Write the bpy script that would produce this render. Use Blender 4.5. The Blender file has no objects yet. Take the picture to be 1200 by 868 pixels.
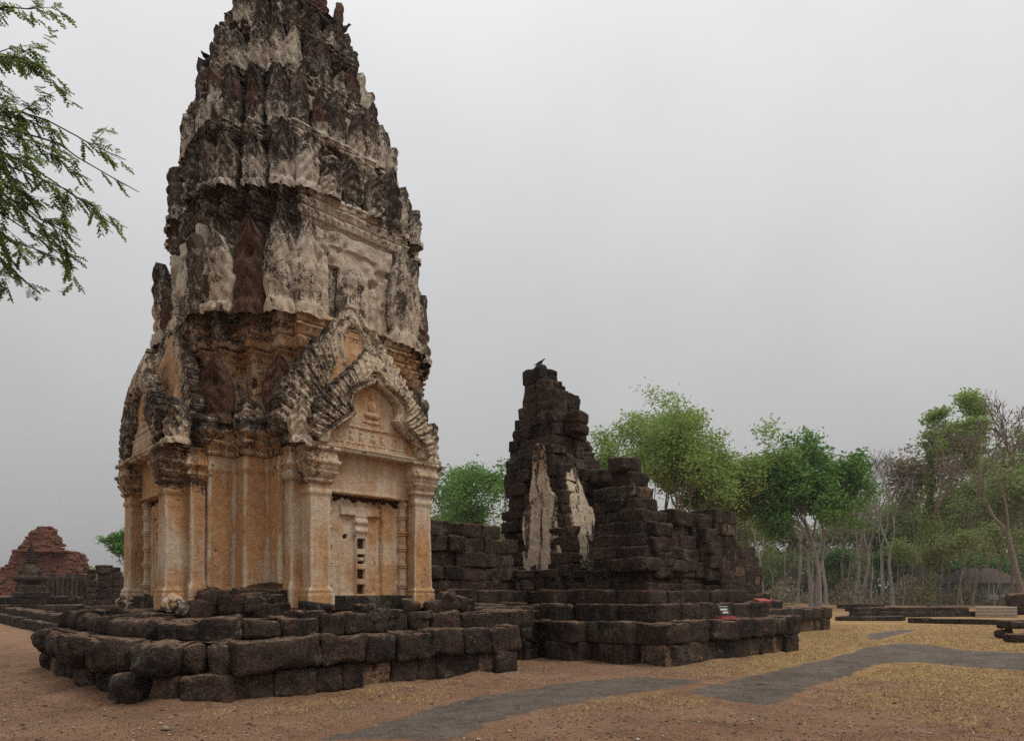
import bpy, math, random
import numpy as np
from mathutils import Vector

R = math.radians
scene = bpy.context.scene
COL = scene.collection
PI = math.pi

# ------------------------------------------------------------------ camera
YAW = R(45.9)                       # view direction measured from the temple's long axis (+X)
CS, SN = math.cos(YAW), math.sin(YAW)
EYE = 1.6
FPX = 773.0                         # focal length in pixels of the 1200 px photograph
cam_d = bpy.data.cameras.new("camera")
cam = bpy.data.objects.new("camera", cam_d)
COL.objects.link(cam)
cam.location = (0, 0, EYE)
cam.rotation_euler = (R(90), 0, -(R(90) - YAW))
cam_d.sensor_width = 36
cam_d.lens = FPX / 1200 * 36
cam_d.shift_y = 0.2158
cam_d.clip_start = 0.05
cam_d.clip_end = 3000
scene.camera = cam

# ------------------------------------------------------------------ sky and light
SUN_EL, SUN_AZ = 58.0, -62.0        # azimuth of the direction TO the sun, degrees from +X towards +Y
world = bpy.data.worlds.new("World")
scene.world = world
world.use_nodes = True
wn, wl = world.node_tree.nodes, world.node_tree.links
wn.clear()
wo = wn.new('ShaderNodeOutputWorld')
sky = wn.new('ShaderNodeTexSky')
sky.sky_type = 'NISHITA'
sky.sun_disc = False
sky.sun_elevation = R(SUN_EL)
sky.sun_rotation = R(90 - SUN_AZ)
sky.dust_density = 6
sky.air_density = 2
bg1 = wn.new('ShaderNodeBackground'); bg1.inputs[1].default_value = 0.05
wl.new(sky.outputs[0], bg1.inputs[0])
tc = wn.new('ShaderNodeTexCoord')
sep = wn.new('ShaderNodeSeparateXYZ'); wl.new(tc.outputs['Generated'], sep.inputs[0])
ramp = wn.new('ShaderNodeValToRGB')
wl.new(sep.outputs[2], ramp.inputs[0])
cr = ramp.color_ramp
stops = [(0.0, (.27, .27, .272)), (.06, (.33, .33, .332)), (.20, (.42, .42, .422)), (.40, (.53, .53, .535)),
         (.60, (.68, .68, .685)), (1.0, (1.05, 1.05, 1.06))]
while len(cr.elements) < len(stops): cr.elements.new(0.5)
for e, (p, c) in zip(cr.elements, stops):
    e.position = p; e.color = (*c, 1)
ns = wn.new('ShaderNodeTexNoise'); ns.inputs['Scale'].default_value = 2.4; ns.inputs['Detail'].default_value = 4
wl.new(tc.outputs['Generated'], ns.inputs['Vector'])
nr = wn.new('ShaderNodeMapRange'); nr.inputs[1].default_value = .3; nr.inputs[2].default_value = .7
nr.inputs[3].default_value = .93; nr.inputs[4].default_value = 1.07
wl.new(ns.outputs[0], nr.inputs[0])
bg2 = wn.new('ShaderNodeBackground')
wl.new(ramp.outputs[0], bg2.inputs[0]); wl.new(nr.outputs[0], bg2.inputs[1])
mixw = wn.new('ShaderNodeMixShader'); mixw.inputs[0].default_value = 0.93     # cloud cover over the clear sky
wl.new(bg1.outputs[0], mixw.inputs[1]); wl.new(bg2.outputs[0], mixw.inputs[2])
wl.new(mixw.outputs[0], wo.inputs[0])

sun_d = bpy.data.lights.new("sun", 'SUN')
sun_d.energy = 1.15
sun_d.angle = R(22)
sun_d.color = (1.0, .95, .88)
sun = bpy.data.objects.new("sun", sun_d)
COL.objects.link(sun)
to_sun = Vector((math.cos(R(SUN_EL)) * math.cos(R(SUN_AZ)), math.cos(R(SUN_EL)) * math.sin(R(SUN_AZ)), math.sin(R(SUN_EL))))
sun.rotation_euler = (-to_sun).to_track_quat('-Z', 'Y').to_euler()
sun.location = (0, 0, 40)

scene.view_settings.view_transform = 'Standard'
scene.view_settings.look = 'None'
scene.view_settings.exposure = 0.30
scene.view_settings.gamma = 1.0
scene.cycles.use_denoising = False
scene.cycles.max_bounces = 6
scene.cycles.transparent_max_bounces = 8

# ------------------------------------------------------------------ helpers
def at(px, D, z=0.0):
    """world point seen at photo column px, D metres in front of the camera"""
    X = (px - 600) / FPX * D
    return (SN * X + CS * D, -CS * X + SN * D, z)

def gp(px, py, z=0.0):
    D = (EYE - z) * FPX / (py - 693.0)
    return at(px, D, z)

def zat(py, D):
    return EYE + (693.0 - py) * D / FPX

rng = np.random.default_rng(7)
random.seed(7)
_perm = np.random.default_rng(3).permutation(256)
_perm = np.concatenate([_perm, _perm, _perm])
_val = np.random.default_rng(5).uniform(-1, 1, 256)

def vnoise(P, f=1.0, seed=0.0):
    Q = P * f + np.array([seed * 17.3, seed * 9.1, seed * 5.7]) + 1000.0
    I = np.floor(Q).astype(np.int64); F = Q - I
    F = F * F * (3 - 2 * F)
    I &= 255
    out = 0
    for dx in (0, 1):
        wx = F[:, 0] if dx else 1 - F[:, 0]
        for dy in (0, 1):
            wy = F[:, 1] if dy else 1 - F[:, 1]
            for dz in (0, 1):
                wz = F[:, 2] if dz else 1 - F[:, 2]
                h = _perm[(_perm[(_perm[(I[:, 0] + dx) & 255] + I[:, 1] + dy) & 255] + I[:, 2] + dz) & 255]
                out = out + wx * wy * wz * _val[h]
    return out

def fbm(P, f=1.0, seed=0.0, octv=3):
    o, a, t = 0, 1.0, 0
    for k in range(octv):
        o = o + a * vnoise(P, f * 2 ** k, seed + k * 3.1); t += a; a *= .5
    return o / t

def ss(a, b, x):
    t = np.clip((x - a) / (b - a), 0, 1)
    return t * t * (3 - 2 * t)

def mk(name, V, F, mat, parent=None, attr=None, smooth=False, loc=None):
    """one mesh object; V (n,3) array, F list of faces or (m,4)/(m,3) int array"""
    V = np.asarray(V, dtype=np.float32)
    if loc is not None: V = V - np.asarray(loc, dtype=np.float32)
    me = bpy.data.meshes.new(name)
    if isinstance(F, np.ndarray):
        m, k = F.shape
        me.vertices.add(len(V)); me.vertices.foreach_set("co", V.ravel())
        me.loops.add(m * k); me.loops.foreach_set("vertex_index", F.astype(np.int32).ravel())
        me.polygons.add(m)
        me.polygons.foreach_set("loop_start", np.arange(0, m * k, k, dtype=np.int32))
        me.polygons.foreach_set("loop_total", np.full(m, k, dtype=np.int32))
        me.update(calc_edges=True)
    else:
        me.from_pydata(V.tolist(), [], F)
        me.update()
    if attr is not None:
        a = me.color_attributes.new("mask", 'FLOAT_COLOR', 'POINT')
        A = np.ones((len(V), 4), dtype=np.float32); A[:, :attr.shape[1]] = attr
        a.data.foreach_set("color", A.ravel())
    if smooth:
        me.polygons.foreach_set("use_smooth", np.ones(len(me.polygons), dtype=bool))
    me.materials.append(mat)
    o = bpy.data.objects.new(name, me)
    COL.objects.link(o)
    if parent is not None: o.parent = parent
    if loc is not None: o.location = loc
    if parent is not None and loc is None:
        # geometry given in world space: cancel the parent's placement
        off = Vector((0, 0, 0)); p = parent
        while p is not None:
            off += p.location; p = p.parent
        o.location = -off
    return o

def tag(o, label=None, cat=None, group=None, kind=None):
    if label: o['label'] = label
    if cat: o['category'] = cat
    if group: o['group'] = group
    if kind: o['kind'] = kind
    return o

def empty(name, loc=(0, 0, 0)):
    o = bpy.data.objects.new(name, None); COL.objects.link(o)
    o.location = loc; o.empty_display_size = .2
    return o

def link_copy(o, parent=None):
    c = o.copy(); COL.objects.link(c)
    if parent is not None: c.parent = parent
    return c

# ------------------------------------------------------------------ node helpers
def newmat(name, rough=.9, spec=.12):
    m = bpy.data.materials.new(name); m.use_nodes = True
    b = m.node_tree.nodes['Principled BSDF']
    b.inputs['Roughness'].default_value = rough
    b.inputs['Specular IOR Level'].default_value = spec
    return m, m.node_tree.nodes, m.node_tree.links, b

class NG:
    def __init__(s, n, l): s.n, s.l = n, l
    def noise(s, scale, detail=4, rough=.6, vec=None, dist=0.0):
        x = s.n.new('ShaderNodeTexNoise'); x.inputs['Scale'].default_value = scale
        x.inputs['Detail'].default_value = detail; x.inputs['Roughness'].default_value = rough
        x.inputs['Distortion'].default_value = dist
        if vec is not None: s.l.new(vec, x.inputs['Vector'])
        return x.outputs[0]
    def vor(s, scale, vec=None, feat='F1'):
        x = s.n.new('ShaderNodeTexVoronoi'); x.inputs['Scale'].default_value = scale; x.feature = feat
        if vec is not None: s.l.new(vec, x.inputs['Vector'])
        return x.outputs['Distance']
    def map(s, v, a, b, c=0.0, d=1.0, sm=True):
        x = s.n.new('ShaderNodeMapRange'); x.interpolation_type = 'SMOOTHSTEP' if sm else 'LINEAR'
        s.l.new(v, x.inputs[0])
        for i, q in zip((1, 2, 3, 4), (a, b, c, d)): x.inputs[i].default_value = q
        return x.outputs[0]
    def math(s, op, a, b=None, clamp=False):
        x = s.n.new('ShaderNodeMath'); x.operation = op; x.use_clamp = clamp
        for i, q in enumerate((a, b)):
            if q is None: continue
            if isinstance(q, (int, float)): x.inputs[i].default_value = q
            else: s.l.new(q, x.inputs[i])
        return x.outputs[0]
    def mix(s, fac, a, b, mode='MIX'):
        x = s.n.new('ShaderNodeMix'); x.data_type = 'RGBA'; x.blend_type = mode
        for i, q in ((0, fac), (6, a), (7, b)):
            if isinstance(q, (int, float)): x.inputs[i].default_value = q
            elif isinstance(q, tuple): x.inputs[i].default_value = (*q, 1)
            else: s.l.new(q, x.inputs[i])
        return x.outputs[2]
    def attr(s, name='mask'):
        x = s.n.new('ShaderNodeAttribute'); x.attribute_name = name
        y = s.n.new('ShaderNodeSeparateColor'); s.l.new(x.outputs['Color'], y.inputs[0])
        return y.outputs[0], y.outputs[1], y.outputs[2]
    def pos(s):
        return s.n.new('ShaderNodeNewGeometry').outputs['Position']
    def normz(s):
        g = s.n.new('ShaderNodeNewGeometry'); y = s.n.new('ShaderNodeSeparateXYZ')
        s.l.new(g.outputs['Normal'], y.inputs[0]); return y.outputs[2]
    def scalev(s, v, sc):
        x = s.n.new('ShaderNodeVectorMath'); x.operation = 'MULTIPLY'; s.l.new(v, x.inputs[0]); x.inputs[1].default_value = sc
        return x.outputs[0]
    def bump(s, h, dist, strength, prev=None):
        x = s.n.new('ShaderNodeBump'); x.inputs['Distance'].default_value = dist; x.inputs['Strength'].default_value = strength
        s.l.new(h, x.inputs['Height'])
        if prev is not None: s.l.new(prev, x.inputs['Normal'])
        return x.outputs[0]

def mat_laterite(name, dark=(.020, .016, .014), mid=(.062, .041, .031), clean=(.20, .128, .082), lichen=(.135, .135, .10),
                 dust=(.24, .155, .10), lich_amt=1.0, red=0.0):
    m, n, l, b = newmat(name, .95); g = NG(n, l)
    P = g.pos(); tone, cl, stu = g.attr()
    n1 = g.noise(1.1, 5, .65, P); n2 = g.noise(6, 5, .7, P); n3 = g.noise(38, 3, .7, P)
    c = g.mix(g.map(n1, .38, .66), dark, mid)
    c = g.mix(g.map(g.math('ADD', n2, g.math('MULTIPLY', tone, .30)), .55, .85, 0, .8), c, mid)
    # rusty bare stone
    c = g.mix(g.math('MULTIPLY', g.map(g.noise(2.3, 4, .7, g.scalev(P, (1, 1, 2.2))), .58, .72), .5), c, (.15, .070, .038))
    # clean tan faces of freshly exposed blocks
    st = g.noise(3.0, 4, .6, g.scalev(P, (2.2, 2.2, .5)))
    c = g.mix(g.math('MULTIPLY', g.map(g.math('ADD', st, g.math('ADD', g.math('MULTIPLY', cl, .38), g.math('MULTIPLY', g.math('SUBTRACT', n2, .5), .9))), .70, .98), g.map(cl, 0, .6)), c, g.mix(g.map(n1, .35, .65), clean, mid))
    # lichen
    lm = g.math('MULTIPLY', g.map(g.noise(1.9, 7, .80, P), .53, .64), g.map(n3, .38, .58))
    c = g.mix(g.math('MULTIPLY', lm, .75 * lich_amt), c, lichen)
    sp = g.map(g.vor(34, P), .0, .16, 1, 0)
    c = g.mix(g.math('MULTIPLY', sp, g.math('MULTIPLY', g.map(n2, .52, .62), .28 * lich_amt)), c, (.36, .34, .29))
    # old stucco still stuck on
    sm = g.map(g.math('ADD', stu, g.math('MULTIPLY', g.math('SUBTRACT', g.noise(7, 5, .7, P), .5), .9)), .45, .55)
    c = g.mix(g.math('MULTIPLY', sm, g.map(stu, .02, .2)), c, g.mix(g.map(g.noise(5, 4, .7, g.scalev(P, (1, 1, .35))), .4, .65), (.58, .50, .40), (.40, .27, .17)))
    # dust on the tops
    du = g.math('MULTIPLY', g.map(g.normz(), .72, .97), g.map(n2, .36, .58))
    c = g.mix(g.math('MULTIPLY', du, .75), c, dust)
    if red: c = g.mix(red, c, g.mix(n2, (.13, .058, .040), (.28, .125, .080)))
    c = g.mix(g.map(n3, .35, .65, .5, .0), c, (.0, .0, .0), 'MULTIPLY') if False else g.mix(.75, g.mix(.5, c, g.mix(g.map(g.noise(13, 4, .8, P), .35, .65), (.45, .43, .42), (1.6, 1.58, 1.55)), 'MULTIPLY'), g.mix(g.map(n3, .35, .65), (.40, .40, .40), (1.6, 1.6, 1.6)), 'MULTIPLY')
    l.new(c, b.inputs['Base Color'])
    pores = g.map(g.vor(30, P), .0, .35)
    bn = g.bump(pores, .02, .7)
    bn = g.bump(n2, .07, .8, bn)
    bn = g.bump(g.noise(16, 5, .75, P), .03, .8, bn)
    bn = g.bump(n3, .016, .8, bn)
    l.new(bn, b.inputs['Normal'])
    return m

def mat_stucco(name, low=True):
    """masks: r = bare laterite, g = black lichen, b = orange stain"""
    m, n, l, b = newmat(name, .88); g = NG(n, l)
    P = g.pos(); r, k, o = g.attr()
    nb = g.noise(1.7, 6, .7, P); nf = g.noise(9, 5, .75, P); nv = g.noise(34, 4, .75, P)
    streak = g.noise(4.0, 5, .7, g.scalev(P, (1.6, 1.6, .22)))
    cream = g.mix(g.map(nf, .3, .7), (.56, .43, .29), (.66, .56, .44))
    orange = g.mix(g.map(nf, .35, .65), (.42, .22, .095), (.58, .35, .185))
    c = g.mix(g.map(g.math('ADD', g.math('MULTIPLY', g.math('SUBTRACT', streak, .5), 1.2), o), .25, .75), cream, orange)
    c = g.mix(g.map(g.noise(14, 5, .8, P), .56, .70, 0, .55), c, (.26, .16, .10))
    pit = g.map(g.vor(22, P), .03, .11, 1, 0)
    c = g.mix(g.math('MULTIPLY', pit, g.map(nf, .5, .6, 0, .75)), c, (.10, .065, .045))
    zz_ = g.n.new('ShaderNodeSeparateXYZ'); g.l.new(P, zz_.inputs[0])
    c = g.mix(g.map(zz_.outputs[2], 5.5, 9.0, 0, .6), c, g.mix(g.map(nf, .3, .7), (.44, .40, .345), (.58, .54, .48)))
    # black crust: broken up, streaks downwards
    crust = g.math('ADD', g.math('MULTIPLY', g.math('SUBTRACT', nf, .5), 1.5), g.math('ADD', g.math('MULTIPLY', g.math('SUBTRACT', streak, .5), .9), k))
    crust = g.math('ADD', crust, g.math('MULTIPLY', g.math('SUBTRACT', nv, .5), 1.3))
    cm = g.map(crust, .42, .60)
    crc = g.mix(g.map(nb, .35, .65), (.036, .029, .025), (.100, .066, .046))
    crc = g.mix(g.math('MULTIPLY', g.map(g.noise(6.5, 6, .8, P), .50, .64), g.map(nv, .42, .56)), crc, (.42, .39, .35))
    c = g.mix(cm, c, crc)
    # bare laterite
    lat = g.math('ADD', r, g.math('MULTIPLY', g.math('SUBTRACT', nf, .5), .8))
    lc = g.mix(g.map(nv, .35, .65), (.055, .034, .026), (.16, .085, .055))
    lc = g.mix(g.map(nb, .55, .7, 0, .6), lc, (.20, .095, .05))
    lc = g.mix(g.math('MULTIPLY', g.map(g.vor(26, P), .0, .14, 1, 0), .6), lc, (.36, .33, .29))
    c = g.mix(g.map(lat, .42, .56), c, lc)
    c = g.mix(.34, c, g.mix(g.map(nv, .3, .7), (.62, .60, .58), (1.22, 1.22, 1.22)), 'MULTIPLY')
    l.new(c, b.inputs['Base Color'])
    bn = g.bump(nf, .04, .7)
    bn = g.bump(g.noise(20, 5, .8, P), .03, .8, bn)
    bn = g.bump(nv, .014, .9, bn)
    bn = g.bump(g.math('MULTIPLY', cm, 1.0), .012, .6, bn)
    bn = g.bump(pit, .012, .5, bn)
    l.new(bn, b.inputs['Normal'])
    return m

def mat_plain(name, c1, c2, scale=8, rough=.85, bump=.01):
    m, n, l, b = newmat(name, rough); g = NG(n, l)
    P = g.pos(); x = g.noise(scale, 5, .7, P)
    l.new(g.mix(g.map(x, .3, .7), c1, c2), b.inputs['Base Color'])
    if bump: l.new(g.bump(x, bump, .6), b.inputs['Normal'])
    return m

def mat_leaf(name, c1, c2, trans=.35):
    m, n, l, b = newmat(name, .6); g = NG(n, l)
    t, u, w = g.attr()
    c = g.mix(t, c1, c2)
    c = g.mix(g.math('MULTIPLY', g.map(g.noise(.35, 3, .6, g.pos()), .35, .65), .6), c, g.mix(.5, c, (.8, .9, .5), 'MULTIPLY'))
    l.new(c, b.inputs['Base Color'])
    tr = n.new('ShaderNodeBsdfTranslucent'); l.new(c, tr.inputs[0])
    mx = n.new('ShaderNodeMixShader'); mx.inputs[0].default_value = trans
    out = n['Material Output']
    l.new(b.outputs[0], mx.inputs[1]); l.new(tr.outputs[0], mx.inputs[2]); l.new(mx.outputs[0], out.inputs[0])
    return m

M_LAT = mat_laterite("laterite")
M_LAT_RED = mat_laterite("laterite_brick_red", red=.72, lich_amt=.5)
M_STUC = mat_stucco("weathered_stucco")
M_BARK = mat_plain("bark", (.14, .11, .09), (.27, .22, .185), 9, .95, .05)
M_BARK_D = mat_plain("bark_dark", (.045, .035, .028), (.10, .08, .065), 9, .95, .05)
M_BARK_P = mat_plain("bark_pale", (.20, .17, .15), (.34, .30, .27), 9, .95, .05)
M_LEAF_A = mat_leaf("leaf_fresh", (.19, .29, .07), (.35, .46, .14))
M_LEAF_B = mat_leaf("leaf_deep", (.085, .19, .040), (.19, .35, .085))
M_LEAF_C = mat_leaf("leaf_olive", (.17, .22, .075), (.31, .35, .14))
M_LEAF_D = mat_leaf("leaf_dusty", (.16, .135, .085), (.28, .24, .155), .2)
M_LEAF_F = mat_leaf("leaf_feathery", (.10, .155, .035), (.22, .29, .08), .5)
M_BIRD = mat_plain("bird_grey", (.03, .03, .033), (.075, .075, .08), 30, .7, 0)
M_BLACK = mat_plain("sign_black", (.02, .018, .018), (.03, .028, .028), 8, .5, 0)
M_REDB = mat_plain("sign_base_red", (.30, .065, .05), (.40, .10, .085), 8, .7, 0)
M_WHITE = mat_plain("white_paint", (.70, .69, .66), (.80, .79, .77), 5, .7, 0)
M_ROOF = mat_plain("roof_tiles", (.075, .055, .045), (.12, .09, .075), 3, .9, .02)
M_DARKW = mat_plain("dark_wood", (.03, .024, .02), (.05, .04, .033), 5, .8, 0)
M_CONC = mat_plain("worn_concrete", (.22, .165, .12), (.30, .235, .175), 4, .9, .01)

# ------------------------------------------------------------------ rounded stone blocks
_tmpl = {}
def block_template(n):
    if n in _tmpl: return _tmpl[n]
    vid, V, F = {}, [], []
    def vtx(i, j, k):
        key = (i, j, k)
        if key not in vid:
            vid[key] = len(V); V.append((2 * i / n - 1, 2 * j / n - 1, 2 * k / n - 1))
        return vid[key]
    for a in range(n):
        for b_ in range(n):
            F.append((vtx(a, b_, 0), vtx(a, b_ + 1, 0), vtx(a + 1, b_ + 1, 0), vtx(a + 1, b_, 0)))
            F.append((vtx(a, b_, n), vtx(a + 1, b_, n), vtx(a + 1, b_ + 1, n), vtx(a, b_ + 1, n)))
            F.append((vtx(a, 0, b_), vtx(a + 1, 0, b_), vtx(a + 1, 0, b_ + 1), vtx(a, 0, b_ + 1)))
            F.append((vtx(a, n, b_), vtx(a, n, b_ + 1), vtx(a + 1, n, b_ + 1), vtx(a + 1, n, b_)))
            F.append((vtx(0, a, b_), vtx(0, a, b_ + 1), vtx(0, a + 1, b_ + 1), vtx(0, a + 1, b_)))
            F.append((vtx(n, a, b_), vtx(n, a + 1, b_), vtx(n, a + 1, b_ + 1), vtx(n, a, b_ + 1)))
    V = np.array(V)
    V = np.sign(V) * (1 - (1 - np.abs(V)) ** 1.35)          # more rows near the edges
    _tmpl[n] = (V, np.array(F))
    return _tmpl[n]

class Stones:
    """collects rounded, pitted blocks into one mesh"""
    def __init__(s): s.V, s.F, s.A, s.n = [], [], [], 0
    def block(s, c, size, rot=0.0, n=7, r=.07, amp=.02, tilt=(0, 0), tone=None, clean=0.0, stucco=0.0):
        T, F = block_template(n)
        h = np.array(size) / 2
        P = T * h
        rr = min(r, *(h * .95))
        q = np.clip(P, -(h - rr), (h - rr)); d = P - q
        ln = np.linalg.norm(d, axis=1, keepdims=True); ln[ln < 1e-9] = 1
        P = q + d / ln * rr * (ln > 1e-9)
        sd = rng.uniform(0, 50)
        nv = np.stack([fbm(P, 2.2, sd + k * 7, 3) for k in range(3)], 1)
        P = P + nv * amp * 2.2
        outn = P / (np.linalg.norm(P / h, axis=1, keepdims=True) + 1e-6) / h
        P = P + outn * (vnoise(P, 6, sd + 8) * .7 + vnoise(P, 12, sd) * .5 + vnoise(P, 25, sd + 3) * .2)[:, None] * min(amp, .03) * (1.0 if n > 8 else .5)
        tx, ty = tilt
        cx, sx, cy, sy = math.cos(tx), math.sin(tx), math.cos(ty), math.sin(ty)
        P = P @ np.array([[1, 0, 0], [0, cx, sx], [0, -sx, cx]]) @ np.array([[cy, 0, -sy], [0, 1, 0], [sy, 0, cy]])
        cr_, sr_ = math.cos(rot), math.sin(rot)
        P = P @ np.array([[cr_, sr_, 0], [-sr_, cr_, 0], [0, 0, 1]])
        s.V.append(P + np.array(c)); s.F.append(F + s.n); s.n += len(P)
        A = np.zeros((len(P), 3)); A[:, 0] = rng.uniform(0, 1) if tone is None else tone
        A[:, 1] = clean; A[:, 2] = stucco
        s.A.append(A)
    def course(s, pts, z0, z1, depth=.55, lmin=.45, lmax=1.0, n=7, r=.07, amp=.02, inset=0.0, jit=.04, clean=0.0, cleanp=0.0,
               skip=0.0, tone=None, zj=.015):
        """a row of blocks whose outer face follows the polyline; inside lies to the LEFT of the walking direction"""
        for (x0, y0), (x1, y1) in zip(pts[:-1], pts[1:]):
            dx, dy = x1 - x0, y1 - y0; L = math.hypot(dx, dy)
            if L < .05: continue
            ux, uy = dx / L, dy / L; nx, ny = -uy, ux
            t = 0.0
            while t < L - .02:
                w = rng.uniform(lmin, lmax)
                if L - t - w < lmin * .7: w = L - t
                if rng.uniform() >= skip:
                    j = rng.normal(0, jit * .5)
                    dd = depth * rng.uniform(.95, 1.1)
                    mx, my = x0 + ux * (t + w / 2), y0 + uy * (t + w / 2)
                    cx, cy = mx + nx * (dd / 2 + inset + j), my + ny * (dd / 2 + inset + j)
                    zz = rng.normal(0, zj)
                    cl = clean if rng.uniform() > cleanp else 1.0
                    s.block((cx, cy, (z0 + z1) / 2 + zz / 2), (w * 1.0 + .01, dd, z1 - z0 + .015 + zz), math.atan2(uy, ux) + rng.normal(0, .045 if n >= 12 else .012),
                            n, (r if n >= 12 else r * .6) * rng.uniform(.7, 1.3), amp * rng.uniform(.7, 1.3), (rng.normal(0, .04 if n >= 12 else .012), rng.normal(0, .03 if n >= 12 else .012)), tone, cl)
                t += w
    def wall(s, a, b, thick, z0, tops, ch=.33, n=5, r=.06, amp=.02, lmin=.4, lmax=.75, jit=.04, clean=0.0, cleanp=0.0, ragged=.12, rows=1):
        r *= .55; amp *= .8; n = n + 2
        """coursed wall from a to b; tops = [(t, ztop)...] profile of the ruined top"""
        x0, y0 = a; x1, y1 = b
        L = math.hypot(x1 - x0, y1 - y0); ux, uy = (x1 - x0) / L, (y1 - y0) / L; nx, ny = -uy, ux
        tt = [q[0] for q in tops]; zz = [q[1] for q in tops]
        z = z0; zmax = max(zz); k = 0
        while z < zmax:
            h = ch * rng.uniform(.88, 1.12)
            for row in range(rows):
                t = -rng.uniform(0, lmin) * (k % 2)
                while t < L:
                    w = rng.uniform(lmin, lmax)
                    a_, b_ = max(t, 0), min(t + w, L)
                    t += w
                    if b_ - a_ < .12: continue
                    tm = (a_ + b_) / 2 / L
                    if z + h * .6 > np.interp(tm, tt, zz) + rng.uniform(-ragged, ragged): continue
                    off = (row + .5) * thick / rows + rng.normal(0, jit * .5)
                    mx, my = x0 + ux * (a_ + b_) / 2 + nx * off, y0 + uy * (a_ + b_) / 2 + ny * off
                    cl = clean if rng.uniform() > cleanp else .9
                    s.block((mx, my, z + h / 2), (b_ - a_ + .012, thick / rows + .02, h + .012), math.atan2(uy, ux) + rng.normal(0, .02), n,
                            r * rng.uniform(.7, 1.3), amp * rng.uniform(.7, 1.4), (rng.normal(0, .015), rng.normal(0, .015)), None, cl)
            z += h; k += 1
    def build(s, name, mat=None, parent=None):
        return mk(name, np.concatenate(s.V), np.concatenate(s.F), mat or M_LAT, parent, np.concatenate(s.A), smooth=True)

def slab_fill(poly, z, mat, name, parent, step=.18, amp=.025, margin=0.0):
    """uneven top surface of a platform, clipped to a convex polygon, with a thin body below"""
    xs = [p[0] for p in poly]; ys = [p[1] for p in poly]
    gx = np.arange(min(xs), max(xs) + step, step); gy = np.arange(min(ys), max(ys) + step, step)
    XX, YY = np.meshgrid(gx, gy, indexing='ij')
    V = np.stack([XX.ravel(), YY.ravel(), np.zeros(XX.size)], 1)
    V[:, 2] = z + fbm(V, 1.3, 2, 3) * amp
    nx, ny = len(gx), len(gy)
    i, j = np.meshgrid(np.arange(nx - 1), np.arange(ny - 1), indexing='ij')
    F = np.stack([i * ny + j, (i + 1) * ny + j, (i + 1) * ny + j + 1, i * ny + j + 1], -1).reshape(-1, 4)
    C = V[F].mean(1)
    keep = np.zeros(len(C), bool)
    n = len(poly); c = False
    ins = np.zeros(len(C), bool)
    for a in range(n):
        xa, ya = poly[a]; xb, yb = poly[(a + 1) % n]
        cond = ((ya > C[:, 1]) != (yb > C[:, 1]))
        with np.errstate(divide='ignore', invalid='ignore'):
            xi = (xb - xa) * (C[:, 1] - ya) / (yb - ya + 1e-12) + xa
        ins ^= cond & (C[:, 0] < xi)
    F = F[ins]
    A = np.zeros((len(V), 3)); A[:, 0] = .6
    return mk(name, V, F, mat, parent, A, smooth=True)

# ================================================================== GROUND
def grid_axis(lo, hi, d, far):
    c = list(np.arange(lo, hi + d, d)); s_ = d
    a = c[-1]
    while a < far: s_ *= 1.35; a += s_; c.append(a)
    s_ = d; a = c[0]; pre = []
    while a > -far: s_ *= 1.35; a -= s_; pre.append(a)
    return np.array(pre[::-1] + c)
gx = grid_axis(-4, 46, .16, 1500); gy = grid_axis(-14, 26, .16, 1500)
XX, YY = np.meshgrid(gx, gy, indexing='ij')
GV = np.stack([XX.ravel(), YY.ravel(), np.zeros(XX.size)], 1)
near = ss(90, 40, np.hypot(GV[:, 0], GV[:, 1]))
GV[:, 2] = -.012 + (fbm(GV, .35, 1, 3) * .007 + fbm(GV, 2.5, 4, 2) * .004) * near
# dirt banked against the plinth's near corner
def golden(V):
    """how much dry golden grass grows (photo: the right half beyond the path, strips beside the path)"""
    D = CS * V[:, 0] + SN * V[:, 1]; X = SN * V[:, 0] - CS * V[:, 1]
    g = fbm(V * np.array([1, 1, 0]), .33, 11, 3) * .55 + fbm(V * np.array([1, 1, 0]), 2.2, 5, 3) * .35
    g = g + ss(2.0, 9.0, X) * .48 + ss(9, 14, D) * .20 - ss(30, 45, D) * .25 - ss(9.0, 6.5, D) * .30 - ss(-2, -7, X) * .12
    return g
GA = np.zeros((len(GV), 3)); GA[:, 0] = np.clip(golden(GV) + .1, 0, 1)
GA[:, 1] = ss(48, 66, CS * GV[:, 0] + SN * GV[:, 1])      # leaf litter under the wood
nx_, ny_ = len(gx), len(gy)
i, j = np.meshgrid(np.arange(nx_ - 1), np.arange(ny_ - 1), indexing='ij')
GF = np.stack([i * ny_ + j, (i + 1) * ny_ + j, (i + 1) * ny_ + j + 1, i * ny_ + j + 1], -1).reshape(-1, 4)
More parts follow.
